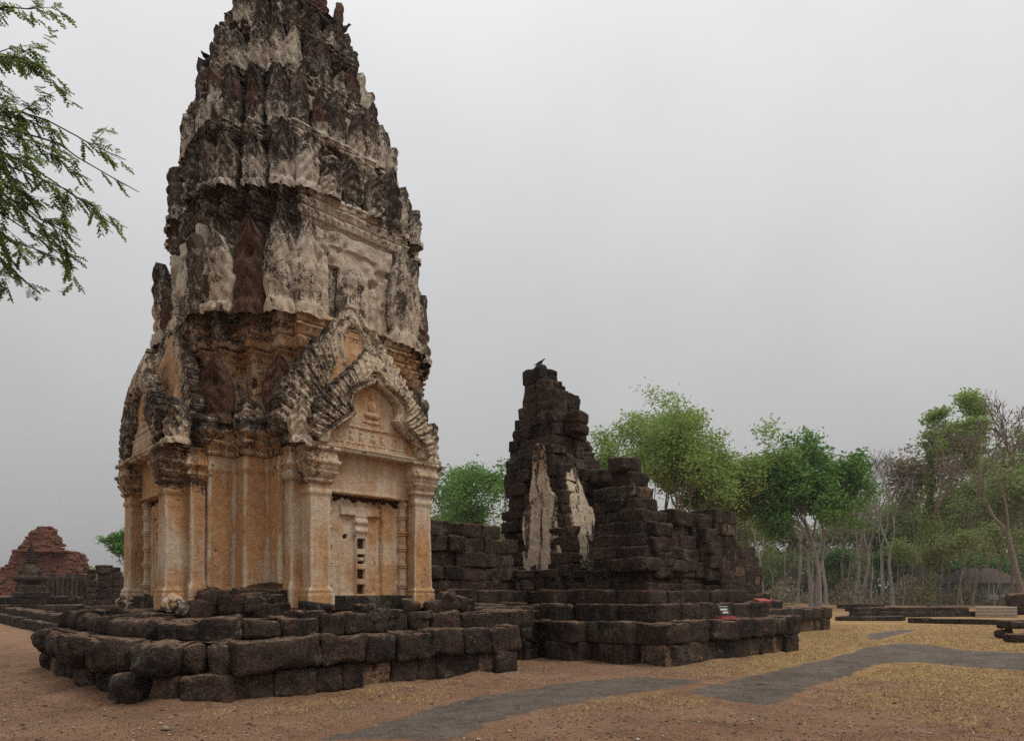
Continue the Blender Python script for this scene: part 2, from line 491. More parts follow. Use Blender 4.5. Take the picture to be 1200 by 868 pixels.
def ground_nodes(g, P, gr, lit):
    PS = g.scalev(P, (1, 1, 0))
    n1 = g.noise(.6, 5, .7, PS); n2 = g.noise(5, 6, .75, PS); n3 = g.noise(45, 4, .8, PS); n4 = g.noise(160, 2, .7, PS)
    dirt = g.mix(g.map(n1, .35, .65), (.28, .152, .090), (.37, .225, .140))
    dirt = g.mix(g.map(n2, .5, .75, 0, .6), dirt, (.42, .29, .20))
    grass = g.mix(g.map(n2, .3, .7), (.34, .205, .082), (.52, .355, .165))
    gm = g.map(g.math('ADD', gr, g.math('MULTIPLY', g.math('SUBTRACT', g.math('ADD', g.math('MULTIPLY', n2, .6), g.math('MULTIPLY', n3, .6)), .6), 1.1)), .20, .62)
    c = g.mix(gm, dirt, grass)
    c = g.mix(g.math('MULTIPLY', g.map(n3, .50, .66), .6), c, (.115, .070, .047))
    c = g.mix(g.math('MULTIPLY', g.map(g.noise(2.2, 6, .8, PS, 1.5), .54, .68), .65), c, (.47, .34, .21))
    c = g.mix(g.math('MULTIPLY', g.map(g.noise(1.3, 6, .8, g.scalev(P, (1.2, .9, 0)), 1.0), .50, .64), .65), c, (.165, .098, .064))
    c = g.mix(g.math('MULTIPLY', g.map(g.noise(.28, 5, .7, PS, .8), .48, .62), .35), c, (.20, .125, .085))
    c = g.mix(g.math('MULTIPLY', g.map(g.vor(60, PS), .0, .12, 1, 0), g.map(n2, .45, .6, 0, .6)), c, (.58, .49, .38))
    c = g.mix(g.math('MULTIPLY', lit, .75), c, g.mix(g.map(n2, .35, .65), (.12, .07, .042), (.30, .17, .10)))
    c = g.mix(.6, c, g.mix(g.map(n4, .25, .75), (.42, .42, .42), (1.5, 1.5, 1.5)), 'MULTIPLY')
    c = g.mix(.6, c, g.mix(g.map(g.noise(18, 5, .8, PS), .35, .65), (.62, .60, .58), (1.35, 1.35, 1.35)), 'MULTIPLY')
    bn = g.bump(n2, .07, .7); bn = g.bump(n3, .03, .9, bn); bn = g.bump(n4, .006, .8, bn)
    return c, bn, n2, n3
m, n, l, b = newmat("dry_ground", 1.0); g = NG(n, l)
P = g.pos(); gr, lit, _ = g.attr()
c, bn, _, _ = ground_nodes(g, P, gr, lit)
l.new(c, b.inputs['Base Color']); l.new(bn, b.inputs['Normal'])
M_GROUND = m
tag(mk("ground", GV, GF, M_GROUND, None, GA, smooth=True), "dry reddish dirt with straw coloured grass around the ruins", kind='structure')

# ---- old tarmac paths (photo outlines dropped to the ground)
m, n, l, b = newmat("old_tarmac", 1.0); g = NG(n, l)
P = g.pos(); ed, gr, _ = g.attr()
n1 = g.noise(1.2, 5, .7, P); n2 = g.noise(7, 5, .75, P); n3 = g.noise(70, 3, .8, P)
c = g.mix(g.map(n1, .3, .7), (.125, .103, .086), (.215, .175, .142))
c = g.mix(g.math('MULTIPLY', g.map(g.noise(3.5, 6, .8, P, 1.0), .52, .66), .7), c, (.050, .042, .037))
c = g.mix(.7, c, g.mix(g.map(n3, .3, .7), (.42, .42, .42), (1.65, 1.6, 1.55)), 'MULTIPLY')
ck = g.map(g.vor(1.7, g.mix(.12, P, g.n.new('ShaderNodeTexNoise').outputs['Color']), 'DISTANCE_TO_EDGE'), .0, .012, 1, 0)
c = g.mix(g.math('MULTIPLY', ck, g.map(n1, .45, .6, 0, .8)), c, (.03, .024, .02))
zero = g.n.new('ShaderNodeValue'); zero.outputs[0].default_value = 0.0
gc, gb, gn2, gn3 = ground_nodes(g, P, gr, zero.outputs[0])
cover = g.math('ADD', ed, g.math('ADD', g.math('MULTIPLY', g.math('SUBTRACT', g.noise(4, 6, .8, P), .5), 1.3), g.math('MULTIPLY', g.math('SUBTRACT', n3, .5), .7)))
cm = g.map(cover, .36, .56)
c = g.mix(cm, c, gc)
c = g.mix(g.math('MULTIPLY', g.map(g.vor(55, P), 0, .10, 1, 0), g.map(n2, .4, .6)), c, (.44, .37, .29))
l.new(c, b.inputs['Base Color'])
l.new(gb, b.inputs['Normal'])
M_TAR = m

def in_poly(C, poly):
    ins = np.zeros(len(C), bool); n = len(poly)
    for a in range(n):
        xa, ya = poly[a]; xb, yb = poly[(a + 1) % n]
        cond = ((ya > C[:, 1]) != (yb > C[:, 1]))
        xi = (xb - xa) * (C[:, 1] - ya) / (yb - ya + 1e-12) + xa
        ins ^= cond & (C[:, 0] < xi)
    return ins

def poly_dist(C, poly):
    d = np.full(len(C), 1e9); n = len(poly)
    for a in range(n):
        A = np.array(poly[a]); B = np.array(poly[(a + 1) % n]); AB = B - A
        t = np.clip(((C - A) @ AB) / (AB @ AB + 1e-12), 0, 1)
        d = np.minimum(d, np.linalg.norm(C - (A + t[:, None] * AB), axis=1))
    return d

PATHS = []
def path(pix, z, step=.05):
    poly = [gp(*q)[:2] for q in pix]
    PATHS.append(poly)
    xs = [p[0] for p in poly]; ys = [p[1] for p in poly]
    ax = np.arange(min(xs) - .5, max(xs) + .5, step); ay = np.arange(min(ys) - .5, max(ys) + .5, step)
    XX, YY = np.meshgrid(ax, ay, indexing='ij')
    V = np.stack([XX.ravel(), YY.ravel(), np.zeros(XX.size)], 1)
    sd = poly_dist(V[:, :2], poly) * np.where(in_poly(V[:, :2], poly), 1, -1)
    wob = fbm(V, .9, 31, 3) * .12
    sd = sd + .08 + fbm(V, 4, 12, 3) * .10
    ny = len(ay)
    i, j = np.meshgrid(np.arange(len(ax) - 1), np.arange(ny - 1), indexing='ij')
    F = np.stack([i * ny + j, (i + 1) * ny + j, (i + 1) * ny + j + 1, i * ny + j + 1], -1).reshape(-1, 4)
    F = F[sd[F].min(1) > 0]
    V[:, 2] = z + fbm(V, .8, 6, 2) * .002 - .030 * ss(.16, 0, sd)
    used = np.unique(F); re = np.full(len(V), -1); re[used] = np.arange(len(used))
    A = np.zeros((len(used), 3)); A[:, 0] = 1.15 * ss(.55, .0, (sd + wob)[used]); A[:, 1] = np.clip(golden(V[used]) + .1, 0, 1)
    o = mk("path", V[used], re[F], M_TAR, None, A, smooth=True)
    return tag(o, kind='structure')
path([(330, 872), (420, 846), (540, 815), (660, 797), (745, 791), (815, 795), (850, 797), (800, 808), (700, 822), (620, 842), (540, 872)], .004)['label'] = "dark worn tarmac strip crossing the dirt in the foreground"
path([(788, 810), (820, 801), (880, 788), (960, 771), (1010, 757), (1050, 752), (1100, 756), (1135, 761), (1200, 764), (1300, 768), (1300, 792),
      (1200, 787), (1130, 783), (1075, 777), (1045, 778), (1010, 793), (960, 806), (925, 828), (905, 831), (850, 824)], .009)['label'] = "patched tarmac path with a branch to the right"
path([(1005, 749), (1010, 742), (1050, 737), (1085, 738), (1062, 743), (1040, 750)], .003)['label'] = "short faded tarmac patch beyond the fork of the path"

# ================================================================== FIRST PLATFORM
def platform_one():
    root = empty("stone_platform", (6.2, 13, 0))
    tag(root, "dark stepped laterite platform of big rounded blocks carrying the tall stucco tower", "platform")
    A = [(2.35, 16.6), (2.35, 12.0), (2.52, 10.75), (3.05, 9.95), (3.7, 9.53), (5.9, 9.50), (9.5, 9.5), (9.5, 11.2), (11.3, 11.2)]
    s = Stones()
    s.course(A[:3], -.02, .40, .6, .35, .62, 16, .13, .035, .14, .14, cleanp=.25, skip=.05)
    s.course(A[2:5], -.04, .42, .6, .42, .60, 16, .15, .045, .03, .16, cleanp=.1)
    s.course(A[4:6], -.02, .42, .6, .40, .75, 16, .07, .024, .10, .04, clean=.3, cleanp=.6)
    s.course(A[5:7], -.02, .42, .6, .36, .60, 14, .06, .02, .10, .03, cleanp=.25)
    s.course(A[6:], 0, .42, .6, .5, .8, 8, .07, .02, .08, .04, cleanp=.2)
    s.build("lower_course", parent=root)
    s = Stones()
    s.course(A[:3], .40, .84, .7, .42, .68, 18, .18, .05, -.02, .18, zj=.03)
    s.course(A[2:5], .42, .86, .7, .38, .58, 18, .17, .06, .02, .20, zj=.04)
    s.course(A[4:6], .42, .88, .75, .75, 1.35, 20, .10, .03, -.04, .05)
    s.course(A[5:7], .42, .88, .7, .42, .8, 14, .095, .03, -.02, .08, zj=.02)
    s.course(A[6:], .42, .88, .7, .6, 1.1, 9, .09, .025, 0, .05)
    s.build("upper_course", parent=root)
    B = [(2.85, 16.4), (2.85, 12.1), (3.0, 10.75), (3.45, 10.2), (4.0, 9.97), (6.6, 9.93), (8.3, 9.95), (10.3, 9.98), (10.3, 11.2)]
    s = Stones()
    s.course(B[:4], .84, 1.17, .7, .5, .8, 14, .15, .045, 0, .14)
    s.course(B[3:5], .84, 1.19, .7, .5, .8, 16, .15, .04, 0, .12)
    s.course(B[4:7], .86, 1.19, .7, .38, .8, 14, .08, .028, 0, .08, zj=.02)
    s.course(B[6:], .86, 1.19, .7, .45, .8, 10, .07, .02, 0, .04)
    s.build("top_course", parent=root)
    slab_fill([(2.6, 16.4), (2.6, 12), (2.8, 10.9), (3.3, 10.1), (4, 9.75), (9.3, 9.75), (9.3, 11.3), (9.3, 16.4)], .865, M_LAT, "ledge_fill", root)
    slab_fill([(3.2, 16.2), (3.2, 12.2), (3.4, 11), (3.8, 10.4), (4.4, 10.2), (11, 10.3), (11, 16.2)], 1.165, M_LAT, "top_fill", root, amp=.03)
    # slumped earth along the foot
    return root
platform_one()
def soil_bank(name, line, label, w=.55, hgt=.10):
    V = []; seg = []
    for (x0, y0), (x1, y1) in zip(line[:-1], line[1:]):
        L = math.hypot(x1 - x0, y1 - y0); k = max(2, int(L / .06))
        ux, uy = (x1 - x0) / L, (y1 - y0) / L
        for q in range(k): seg.append((x0 + ux * L * q / k, y0 + uy * L * q / k, uy, -ux))
    seg = np.array(seg)
    for c_ in (2, 3): seg[:, c_] = np.convolve(np.pad(seg[:, c_], 8, mode='edge'), np.ones(17) / 17, 'valid')
    n_ = len(seg); m_ = 12
    P0 = np.stack([seg[:, 0], seg[:, 1], np.zeros(n_)], 1)
    hh = hgt * np.clip(.55 + fbm(P0, .9, 61, 3) * 1.6, .05, 1.6); ww = w * np.clip(.8 + fbm(P0, .7, 67, 3) * 1.4, .3, 1.8)
    for r_ in range(m_):
        t = r_ / (m_ - 1)
        o = -.30 + t * (ww + .30)
        z = hh * (1 - ss(-.02, 1.0, t)) * 1.15 - .02 * t
        V.append(np.stack([seg[:, 0] + seg[:, 2] * o, seg[:, 1] + seg[:, 3] * o, z], 1))
    V = np.concatenate(V); V[:, 2] += fbm(V, 6, 3, 3) * .018 * (V[:, 2] > 0)
    i, j = np.meshgrid(np.arange(m_ - 1), np.arange(n_ - 1), indexing='ij')
    F = np.stack([i * n_ + j, (i + 1) * n_ + j, (i + 1) * n_ + j + 1, i * n_ + j + 1], -1).reshape(-1, 4)
    A = np.zeros((len(V), 3)); A[:, 0] = np.clip(golden(V) + .1, 0, 1)
    tag(mk(name, V, F, M_GROUND, None, A, smooth=True), label, kind='structure')
soil_bank("ground_bank", [(2.35, 16.6), (2.40, 12.0), (2.55, 10.75), (3.1, 9.98), (3.75, 9.60), (9.5, 9.62), (9.5, 11.2), (10.95, 11.0)], "dirt banked against the foot of the first platform")
soil_bank("ground_bank", [(10.95, 10.9), (11.45, 10.85), (11.45, 9.7), (11.9, 9.65), (11.95, 8.6), (12.2, 8.5), (12.22, 7.85), (15.0, 7.72), (18.1, 7.55), (18.1, 9.2)], "dirt banked against the foot of the ruined sanctuary", .45, .07)

# ================================================================== THE TOWER
TC = (6.53, 13.30)
def staircase(H, B, steps):
    """quadrant (-,-) of the redented plan: from (-H,-B) down to (-B,-H)"""
    p = [(-H, -B)]; x, y = -H, -B
    for i, s_ in enumerate(steps):
        y -= steps[::-1][i]; p.append((x, y))
        x += s_; p.append((x, y))
    return p
def plan(proj=0.0, H=2.4, B=1.26, steps=(.45, .42, .27)):
    """full redented plan as list of (x, y, ox, oy); (ox, oy) is the mitred outward direction"""
    q = staircase(H, B, steps)
    q = [(a, b, -1, -1) for a, b in q]
    if proj > 0:
        q = [(-H - proj, -B * .96, -1, -1), (-H, -B * .96, -1, -1)] + q[1:-1] + [(-B * .96, -H, -1, -1), (-B * .96, -H - proj, -1, -1)]
    out = []
    for k in range(4):
        for a, b, c, d in q:
            for _ in range(k): a, b, c, d = -b, a, -d, c
            out.append((a, b, c, d))
    return np.array(out, dtype=float)

def subdiv(pl, step):
    """insert points along edges; returns array (x,y,ox,oy,edge_normal_x,edge_normal_y,arclen,dist_to_corner)"""
    n = len(pl); out = []; L = 0
    for a in range(n):
        p, q = pl[a], pl[(a + 1) % n]
        d = math.hypot(q[0] - p[0], q[1] - p[1]); k = max(1, int(round(d / step)))
        for j in range(k):
            t = j / k; r_ = p * (1 - t) + q * t
            e = np.array([q[1] - p[1], -(q[0] - p[0])]) / (d + 1e-9)
            out.append([*r_, e[0], e[1], L + d * t, min(t, 1 - t) * d])
        L += d
    return np.array(out)

def profile(rows, dz):
    """rows [(z, scale, off, pat)] -> refined"""
    out = []
    for (z0, s0, o0, p0), (z1, s1, o1, p1) in zip(rows[:-1], rows[1:]):
        k = max(1, int(math.ceil((z1 - z0) / dz - 1e-6)))
        for j in range(k):
            t = j / k; out.append((z0 + (z1 - z0) * t, s0 + (s1 - s0) * t, o0 + (o1 - o0) * t, p0))
    out.append(rows[-1]); return out

def lean(z):
    """the upper stages lean a little to camera-left (erosion of the right side)"""
    t = np.interp(z, [8.9, 10.0, 10.7, 12.0, 13.0, 14.0], [0, .12, .20, .24, .20, .12])
    return -t * SN, t * CS

def loft(name, pl, rows, parent, masks, step=.035, dz=.045, rough=.01, coarse=.0, chip=.0, cap=False, mat=None, center=TC, seed=0, beads=True):
    S = subdiv(pl, step); n = len(S)
    PR = profile(rows, dz); Z = np.array([r_[0] for r_ in PR]); SC = np.array([r_[1] for r_ in PR]); OF = np.array([r_[2] for r_ in PR])
    PT = np.array([r_[3] for r_ in PR]); mz = len(Z)
    lx, ly = lean(Z)
    off = OF[:, None] * np.ones(n)[None]
    arc = S[:, 6]
    if beads:
        for code, pitch, amp in ((1, .085, .028), (2, .16, .045), (3, .26, .055)):
            w = (PT == code)
            if w.any():
                pat = np.abs(np.sin(arc * PI / pitch)) ** .6
                off[w] += amp * (pat[None] - .6)
    X = SC[:, None] * S[None, :, 0] + off * S[None, :, 2] + center[0] + lx[:, None]
    Y = SC[:, None] * S[None, :, 1] + off * S[None, :, 3] + center[1] + ly[:, None]
    V = np.stack([X, Y, np.repeat(Z[:, None], n, 1)], -1).reshape(-1, 3)
    # outward direction for displacement
    O = np.stack([np.repeat(S[None, :, 2], mz, 0), np.repeat(S[None, :, 3], mz, 0), np.zeros((mz, n))], -1).reshape(-1, 3) * .7
    nz = fbm(V, 1.4, 3 + seed, 3); nf = fbm(V, 6.0, 8 + seed, 3); ch = fbm(V, 2.6, 21 + seed, 3)
    lost = ss(.10, .26, ch + chip - .30) if chip > 0 else np.zeros(len(V))
    d = nz * coarse + nf * rough - lost * (.07 if coarse < .04 else .13)
    V = V + O * d[:, None]
    V[:, 2] += fbm(V, 3.1, 40 + seed, 2) * coarse * .5
    jit = np.stack([vnoise(V, 9, 60), vnoise(V, 9, 70), vnoise(V, 9, 80)], 1)
    V += jit * rough * .5
    hf_ = vnoise(V, 17, 33) * .5 + vnoise(V, 31, 35) * .3 - np.abs(vnoise(V, 7, 37)) * .9
    V += O * (hf_ * rough * .9)[:, None]
    i, j = np.meshgrid(np.arange(mz - 1), np.arange(n), indexing='ij')
    j2 = (j + 1) % n
    F = np.stack([i * n + j, (i + 1) * n + j, (i + 1) * n + j2, i * n + j2], -1).reshape(-1, 4)[:, ::-1]
    if cap:
        c0 = V[-n:].mean(0); V = np.concatenate([V, c0[None]])
        kk = np.arange(n); base = (mz - 1) * n
        Fc = np.stack([base + (kk + 1) % n, base + kk, np.full(n, len(V) - 1), np.full(n, len(V) - 1)], -1)
        lost = np.append(lost, 0)
    cor = np.tile(S[:, 7], mz); offv = off.ravel()
    if cap: cor = np.append(cor, 1); offv = np.append(offv, 0)
    A = masks(V, lost, cor, offv)
    o = mk(name, V, F, mat or M_STUC, parent, A, smooth=False)
    if cap:
        me = o.data
    return o

tower = empty("temple_tower", (TC[0], TC[1], 1.2))
tag(tower, "tall ancient stucco covered prang tower with carved pediments and false doors", "temple tower")

def m_low(V, lost, cor, off):
    nz = fbm(V, .9, 2, 3)
    z = V[:, 2]
    r_ = np.clip(lost * 1.0 + ss(1.70, 1.52, z + nz * .35) * 1.0, 0, 1)
    k = .10 + .20 * ss(3.5, 4.3, z) + .25 * ss(.0, .5, nz) * ss(3.0, 3.9, z)
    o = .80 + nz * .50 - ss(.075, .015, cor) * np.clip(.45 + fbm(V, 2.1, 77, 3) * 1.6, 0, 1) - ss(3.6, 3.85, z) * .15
    return np.stack([r_, k, np.clip(o, 0, 1)], 1)
def m_corn1(V, lost, cor, off):
    nz = fbm(V, 1.0, 4, 3)
    return np.stack([lost * .5, .42 + nz * .3 + ss(4.30, 4.45, V[:, 2]) * .30, np.clip(.55 + nz * .4, 0, 1)], 1)
def m_tier(level):
    def f(V, lost, cor, off):
        nz = fbm(V, .8, 5 + level, 3); nf = fbm(V, 2.4, 9 + level, 3)
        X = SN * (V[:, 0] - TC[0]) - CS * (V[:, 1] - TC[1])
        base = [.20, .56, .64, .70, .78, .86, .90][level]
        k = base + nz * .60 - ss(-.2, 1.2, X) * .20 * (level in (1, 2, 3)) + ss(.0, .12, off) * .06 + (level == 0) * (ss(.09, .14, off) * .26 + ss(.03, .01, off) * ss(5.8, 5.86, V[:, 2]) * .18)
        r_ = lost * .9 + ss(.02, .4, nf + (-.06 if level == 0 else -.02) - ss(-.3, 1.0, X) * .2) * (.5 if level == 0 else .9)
        o = np.clip(.58 + nf * .5 if level == 0 else .12 + nf * .4, 0, 1)
        return np.stack([np.clip(r_, 0, 1), np.clip(k, 0, 1), o], 1)
    return f

PL = plan(0.0); PLP = plan(.22)
# footing of broken laterite slabs under the stucco
def footing():
    s = Stones()
    outer = [(-3.12, 1.6), (-3.12, -1.42), (-2.55, -1.45), (-2.52, -1.68), (-2.10, -1.72), (-2.08, -2.10), (-1.70, -2.12), (-1.66, -2.52), (-1.42, -2.56), (-1.40, -3.12), (1.5, -3.12), (1.5, -2.5), (2.6, -2.5), (2.6, -1)]
    def seg(pts, z0, z1, o, **k):
        P_ = [(TC[0] + a - (o if a < 0 else -o * .5), TC[1] + b_ - (o if b_ < 0 else -o * .5)) for a, b_ in pts]
        s.course(P_, z0, z1, .5, .22, .62, 9, .06, .035, 0, .14, cleanp=.25, zj=.04, **k)
    seg(outer, 1.12, 1.25, .16)
    for z0, z1, o in ((1.16, 1.38, .22), (1.38, 1.50, .12), (1.50, 1.62, .03)):
        seg(outer[2:9], z0, z1, o, skip=.06)
    s.build('footing', parent=tower); s = Stones()
    P_ = [(TC[0] + a + .05, TC[1] + b_ - .1) for a, b_ in outer[10:]]
    s.course(P_, 1.18, 1.45, .5, .22, .62, 9, .06, .035, 0, .14)
    s.build("footing", parent=tower)
    s = Stones()
    s.block((TC[0], TC[1], 1.40), (4.7, 4.7, .3), 0, 6, .02, .01); s.block((TC[0], TC[1], 1.40), (2.4, 5.9, .28), 0, 6, .02, .01); s.block((TC[0], TC[1], 1.40), (5.9, 2.4, .26), 0, 6, .02, .01)
    s.build("footing_core", parent=tower)
footing()
# body wall with base mouldings
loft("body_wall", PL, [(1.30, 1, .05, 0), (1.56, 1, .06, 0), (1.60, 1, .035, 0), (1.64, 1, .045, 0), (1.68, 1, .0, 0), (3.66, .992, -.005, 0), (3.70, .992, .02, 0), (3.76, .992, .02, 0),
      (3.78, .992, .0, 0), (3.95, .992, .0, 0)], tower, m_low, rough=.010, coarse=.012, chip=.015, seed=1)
# main cornice
loft("main_cornice", PL, [(3.95, .992, .02, 0), (3.97, .992, .05, 1), (4.02, .992, .06, 1), (4.03, .992, .035, 0), (4.07, .992, .05, 0), (4.14, .992, .13, 0), (4.20, .992, .15, 0), (4.21, .992, .09, 2),
      (4.30, .992, .16, 2), (4.32, .992, .19, 0), (4.37, .992, .20, 0), (4.38, .992, .13, 3), (4.50, .992, .10, 3), (4.52, .992, .13, 0), (4.58, .992, .12, 0), (4.63, .97, -.05, 0), (4.66, .85, -.1, 0)],
     tower, m_corn1, rough=.012, coarse=.02, chip=.02, dz=.03, step=.028, seed=2)

TIERS = [  # z0, z1(cornice), z2, s_wall, s_cornice
    (4.57, 5.80, 6.58, .86, .885), (6.50, 8.28, 8.90, .82, .835), (8.85, 9.76, 10.16, .735, .765), (10.12, 11.08, 11.42, .63, .655),
    (11.38, 12.22, 12.55, .50, .52), (12.50, 13.15, 13.40, .385, .40)]
tier_roots = []
for k, (z0, z1, z2, sw, sc) in enumerate(TIERS):
    h = z2 - z1
    rows = [(z0, sw, .10, 0), (z0 + .10, sw, .09, 2 if k < 2 else 0), (z0 + .18, sw, .03, 0), (z0 + .22, sw, .0, 0), (z1 - .10, sw - .012, .0, 0), (z1 - .08, sw - .012, .03, 0),
            (z1, sw - .012, .03, 1), (z1 + .08 * h, sc, .05, 1), (z1 + .09 * h, sc, -.01, 0), (z1 + .14 * h, sc, .0, 0), (z1 + .15 * h, sc, .06, 2), (z1 + .30 * h, sc, .11, 2), (z1 + .33 * h, sc, .13, 0),
            (z1 + .37 * h, sc, .13, 0), (z1 + .38 * h, sc, .02, 0), (z1 + .43 * h, sc, .02, 0), (z1 + .44 * h, sc, .08, 3), (z1 + .60 * h, sc, .13, 3), (z1 + .61 * h, sc, .16, 0), (z1 + .66 * h, sc, .16, 0),
            (z1 + .67 * h, sc, .03, 0), (z1 + .72 * h, sc, .03, 0), (z1 + .73 * h, sc, .10, 3), (z1 + .86 * h, sc, .12, 3), (z1 + .87 * h, sc, .17, 0), (z1 + .97 * h, sc, .15, 0), (z2, sc - .02, .0, 0), (z2 + .03, sc * .72, .0, 0)]
    if k == 1: rows = [(a_, b2, c2 * .62, d2) for a_, b2, c2, d2 in rows]
    if k >= 2: rows = [(a_, b2, c2 * (.62 if k == 2 else .45), d2) for a_, b2, c2, d2 in rows]
    q = 1 if k == 0 else 0
    o = loft("storey", PLP, rows, tower, m_tier(k), rough=.014 if q else .034, coarse=.018 if q else .050, chip=.04 if q else .11 + .012 * k, seed=10 + k,
             step=.026 if k < 2 else .04, dz=.026 if k < 2 else .035)
    tier_roots.append(o)
# ruined crown
PRo = [(13.38, .33, .02, 0), (13.55, .32, .03, 0), (13.66, .30, .05, 0), (13.80, .27, .02, 0), (13.95, .20, .0, 0), (14.03, .15, 0, 0), (14.06, .04, 0, 0), (14.08, .002, 0, 0)]
loft("crown", PLP, PRo, tower, m_tier(6), rough=.035, coarse=.09, chip=.1, seed=22, step=.045)

# ---- antefixes: pointed leaf slabs on every ledge
def antefix(parent, x, y, z, w, h, t, ang, k, seed, hole=False, plain=False, gray=None):
    """leaf facing direction ang (radians, world), base centre at x,y,z"""
    nu, nvv = 19, 34
    u = np.linspace(-1, 1, nu); v = np.linspace(0, 1, nvv)
    UU, VV = np.meshgrid(u, v, indexing='ij')
    prof = np.interp(VV, [0, .10, .14, .3, .5, .7, .85, .95, 1], [.92, .90, .78, 1.0, .97, .78, .52, .25, .05])
    px = UU * prof * w / 2
    pz = VV * h
    bulge = (1 - np.abs(UU) ** 2.5)
    front = t * (.35 + .65 * bulge) * np.interp(VV, [0, .12, .16, .8, 1], [1.5, 1.4, .8, .9, .7])
    rim = np.exp(-((np.abs(UU) - .76) / .10) ** 2) * .42 * t
    ctr = np.exp(-((UU / .32) ** 2)) * np.exp(-(((VV - .42) / .22) ** 2)) * .5 * t
    fold = np.abs(np.sin(VV * 15 + np.abs(UU) * 5)) * .34 * t
    if plain: rim = ctr = fold = 0
    front = front + rim + ctr + fold
    if hole: front = front - np.exp(-((UU / .28) ** 2) - (((VV - .66) / .07) ** 2)) * t * 1.4
    lean_f = np.interp(VV, [0, .6, 1], [0, 0, .30 * t])
    V = np.concatenate([np.stack([px, -(front + lean_f), pz], -1).reshape(-1, 3), np.stack([px * .97, t * .3 - lean_f, pz], -1).reshape(-1, 3)])
    nn = nu * nvv
    i, j = np.meshgrid(np.arange(nu - 1), np.arange(nvv - 1), indexing='ij')
    F = np.stack([i * nvv + j, (i + 1) * nvv + j, (i + 1) * nvv + j + 1, i * nvv + j + 1], -1).reshape(-1, 4)
    Fs = [F, F[:, ::-1] + nn]
    jj = np.arange(nvv - 1)
    Fs.append(np.stack([jj, jj + 1, jj + 1 + nn, jj + nn], -1))
    e = (nu - 1) * nvv
    Fs.append(np.stack([e + jj + 1, e + jj, e + jj + nn, e + jj + 1 + nn], -1))
    ii = np.arange(nu - 1)
    Fs.append(np.stack([(ii + 1) * nvv + nvv - 1, ii * nvv + nvv - 1, ii * nvv + nvv - 1 + nn, (ii + 1) * nvv + nvv - 1 + nn][::-1], -1))
    F = np.concatenate(Fs)
    th = ang + PI / 2        # local -y faces ang
    c_, s_ = math.cos(th), math.sin(th)
    W = np.stack([V[:, 0] * c_ - V[:, 1] * s_ + x, V[:, 0] * s_ + V[:, 1] * c_ + y, V[:, 2] + z], 1)
    nz = np.stack([fbm(W, 3.2, seed + q * 5, 3) for q in range(3)], 1)
    W = W + nz * np.array([.045, .045, .035]) * min(1, h) + (np.stack([vnoise(W, 7, q * 3 + 40) for q in range(3)], 1)) * .010 + np.stack([vnoise(W, 13, q * 3) for q in range(3)], 1) * .012
    nz2 = fbm(W, 1.6, 7, 3)
    if gray is None: gray = rng.uniform(-.15, .25)
    A = np.stack([np.clip(rng.uniform(-.15, .45) + nz2 * .7, 0, 1), np.clip(.37 + gray + .07 * (z > 8.7) + .05 * max(0, z - 10) + .38 * ss(.3, 1.0, V[:, 2] / h) + nz2 * .5, 0, 1), np.full(len(W), .3)], 1)
    if k == 'pale': A = np.stack([np.clip(nz2, 0, .2), np.clip(.30 + nz2 * .5 + V[:, 2] / h * .2, 0, 1), np.full(len(W), .05)], 1)
    if k == 'dark': A[:, 0] = .9; A[:, 1] = .9
    return mk("antefix", W, F, M_STUC, parent, A, smooth=True)

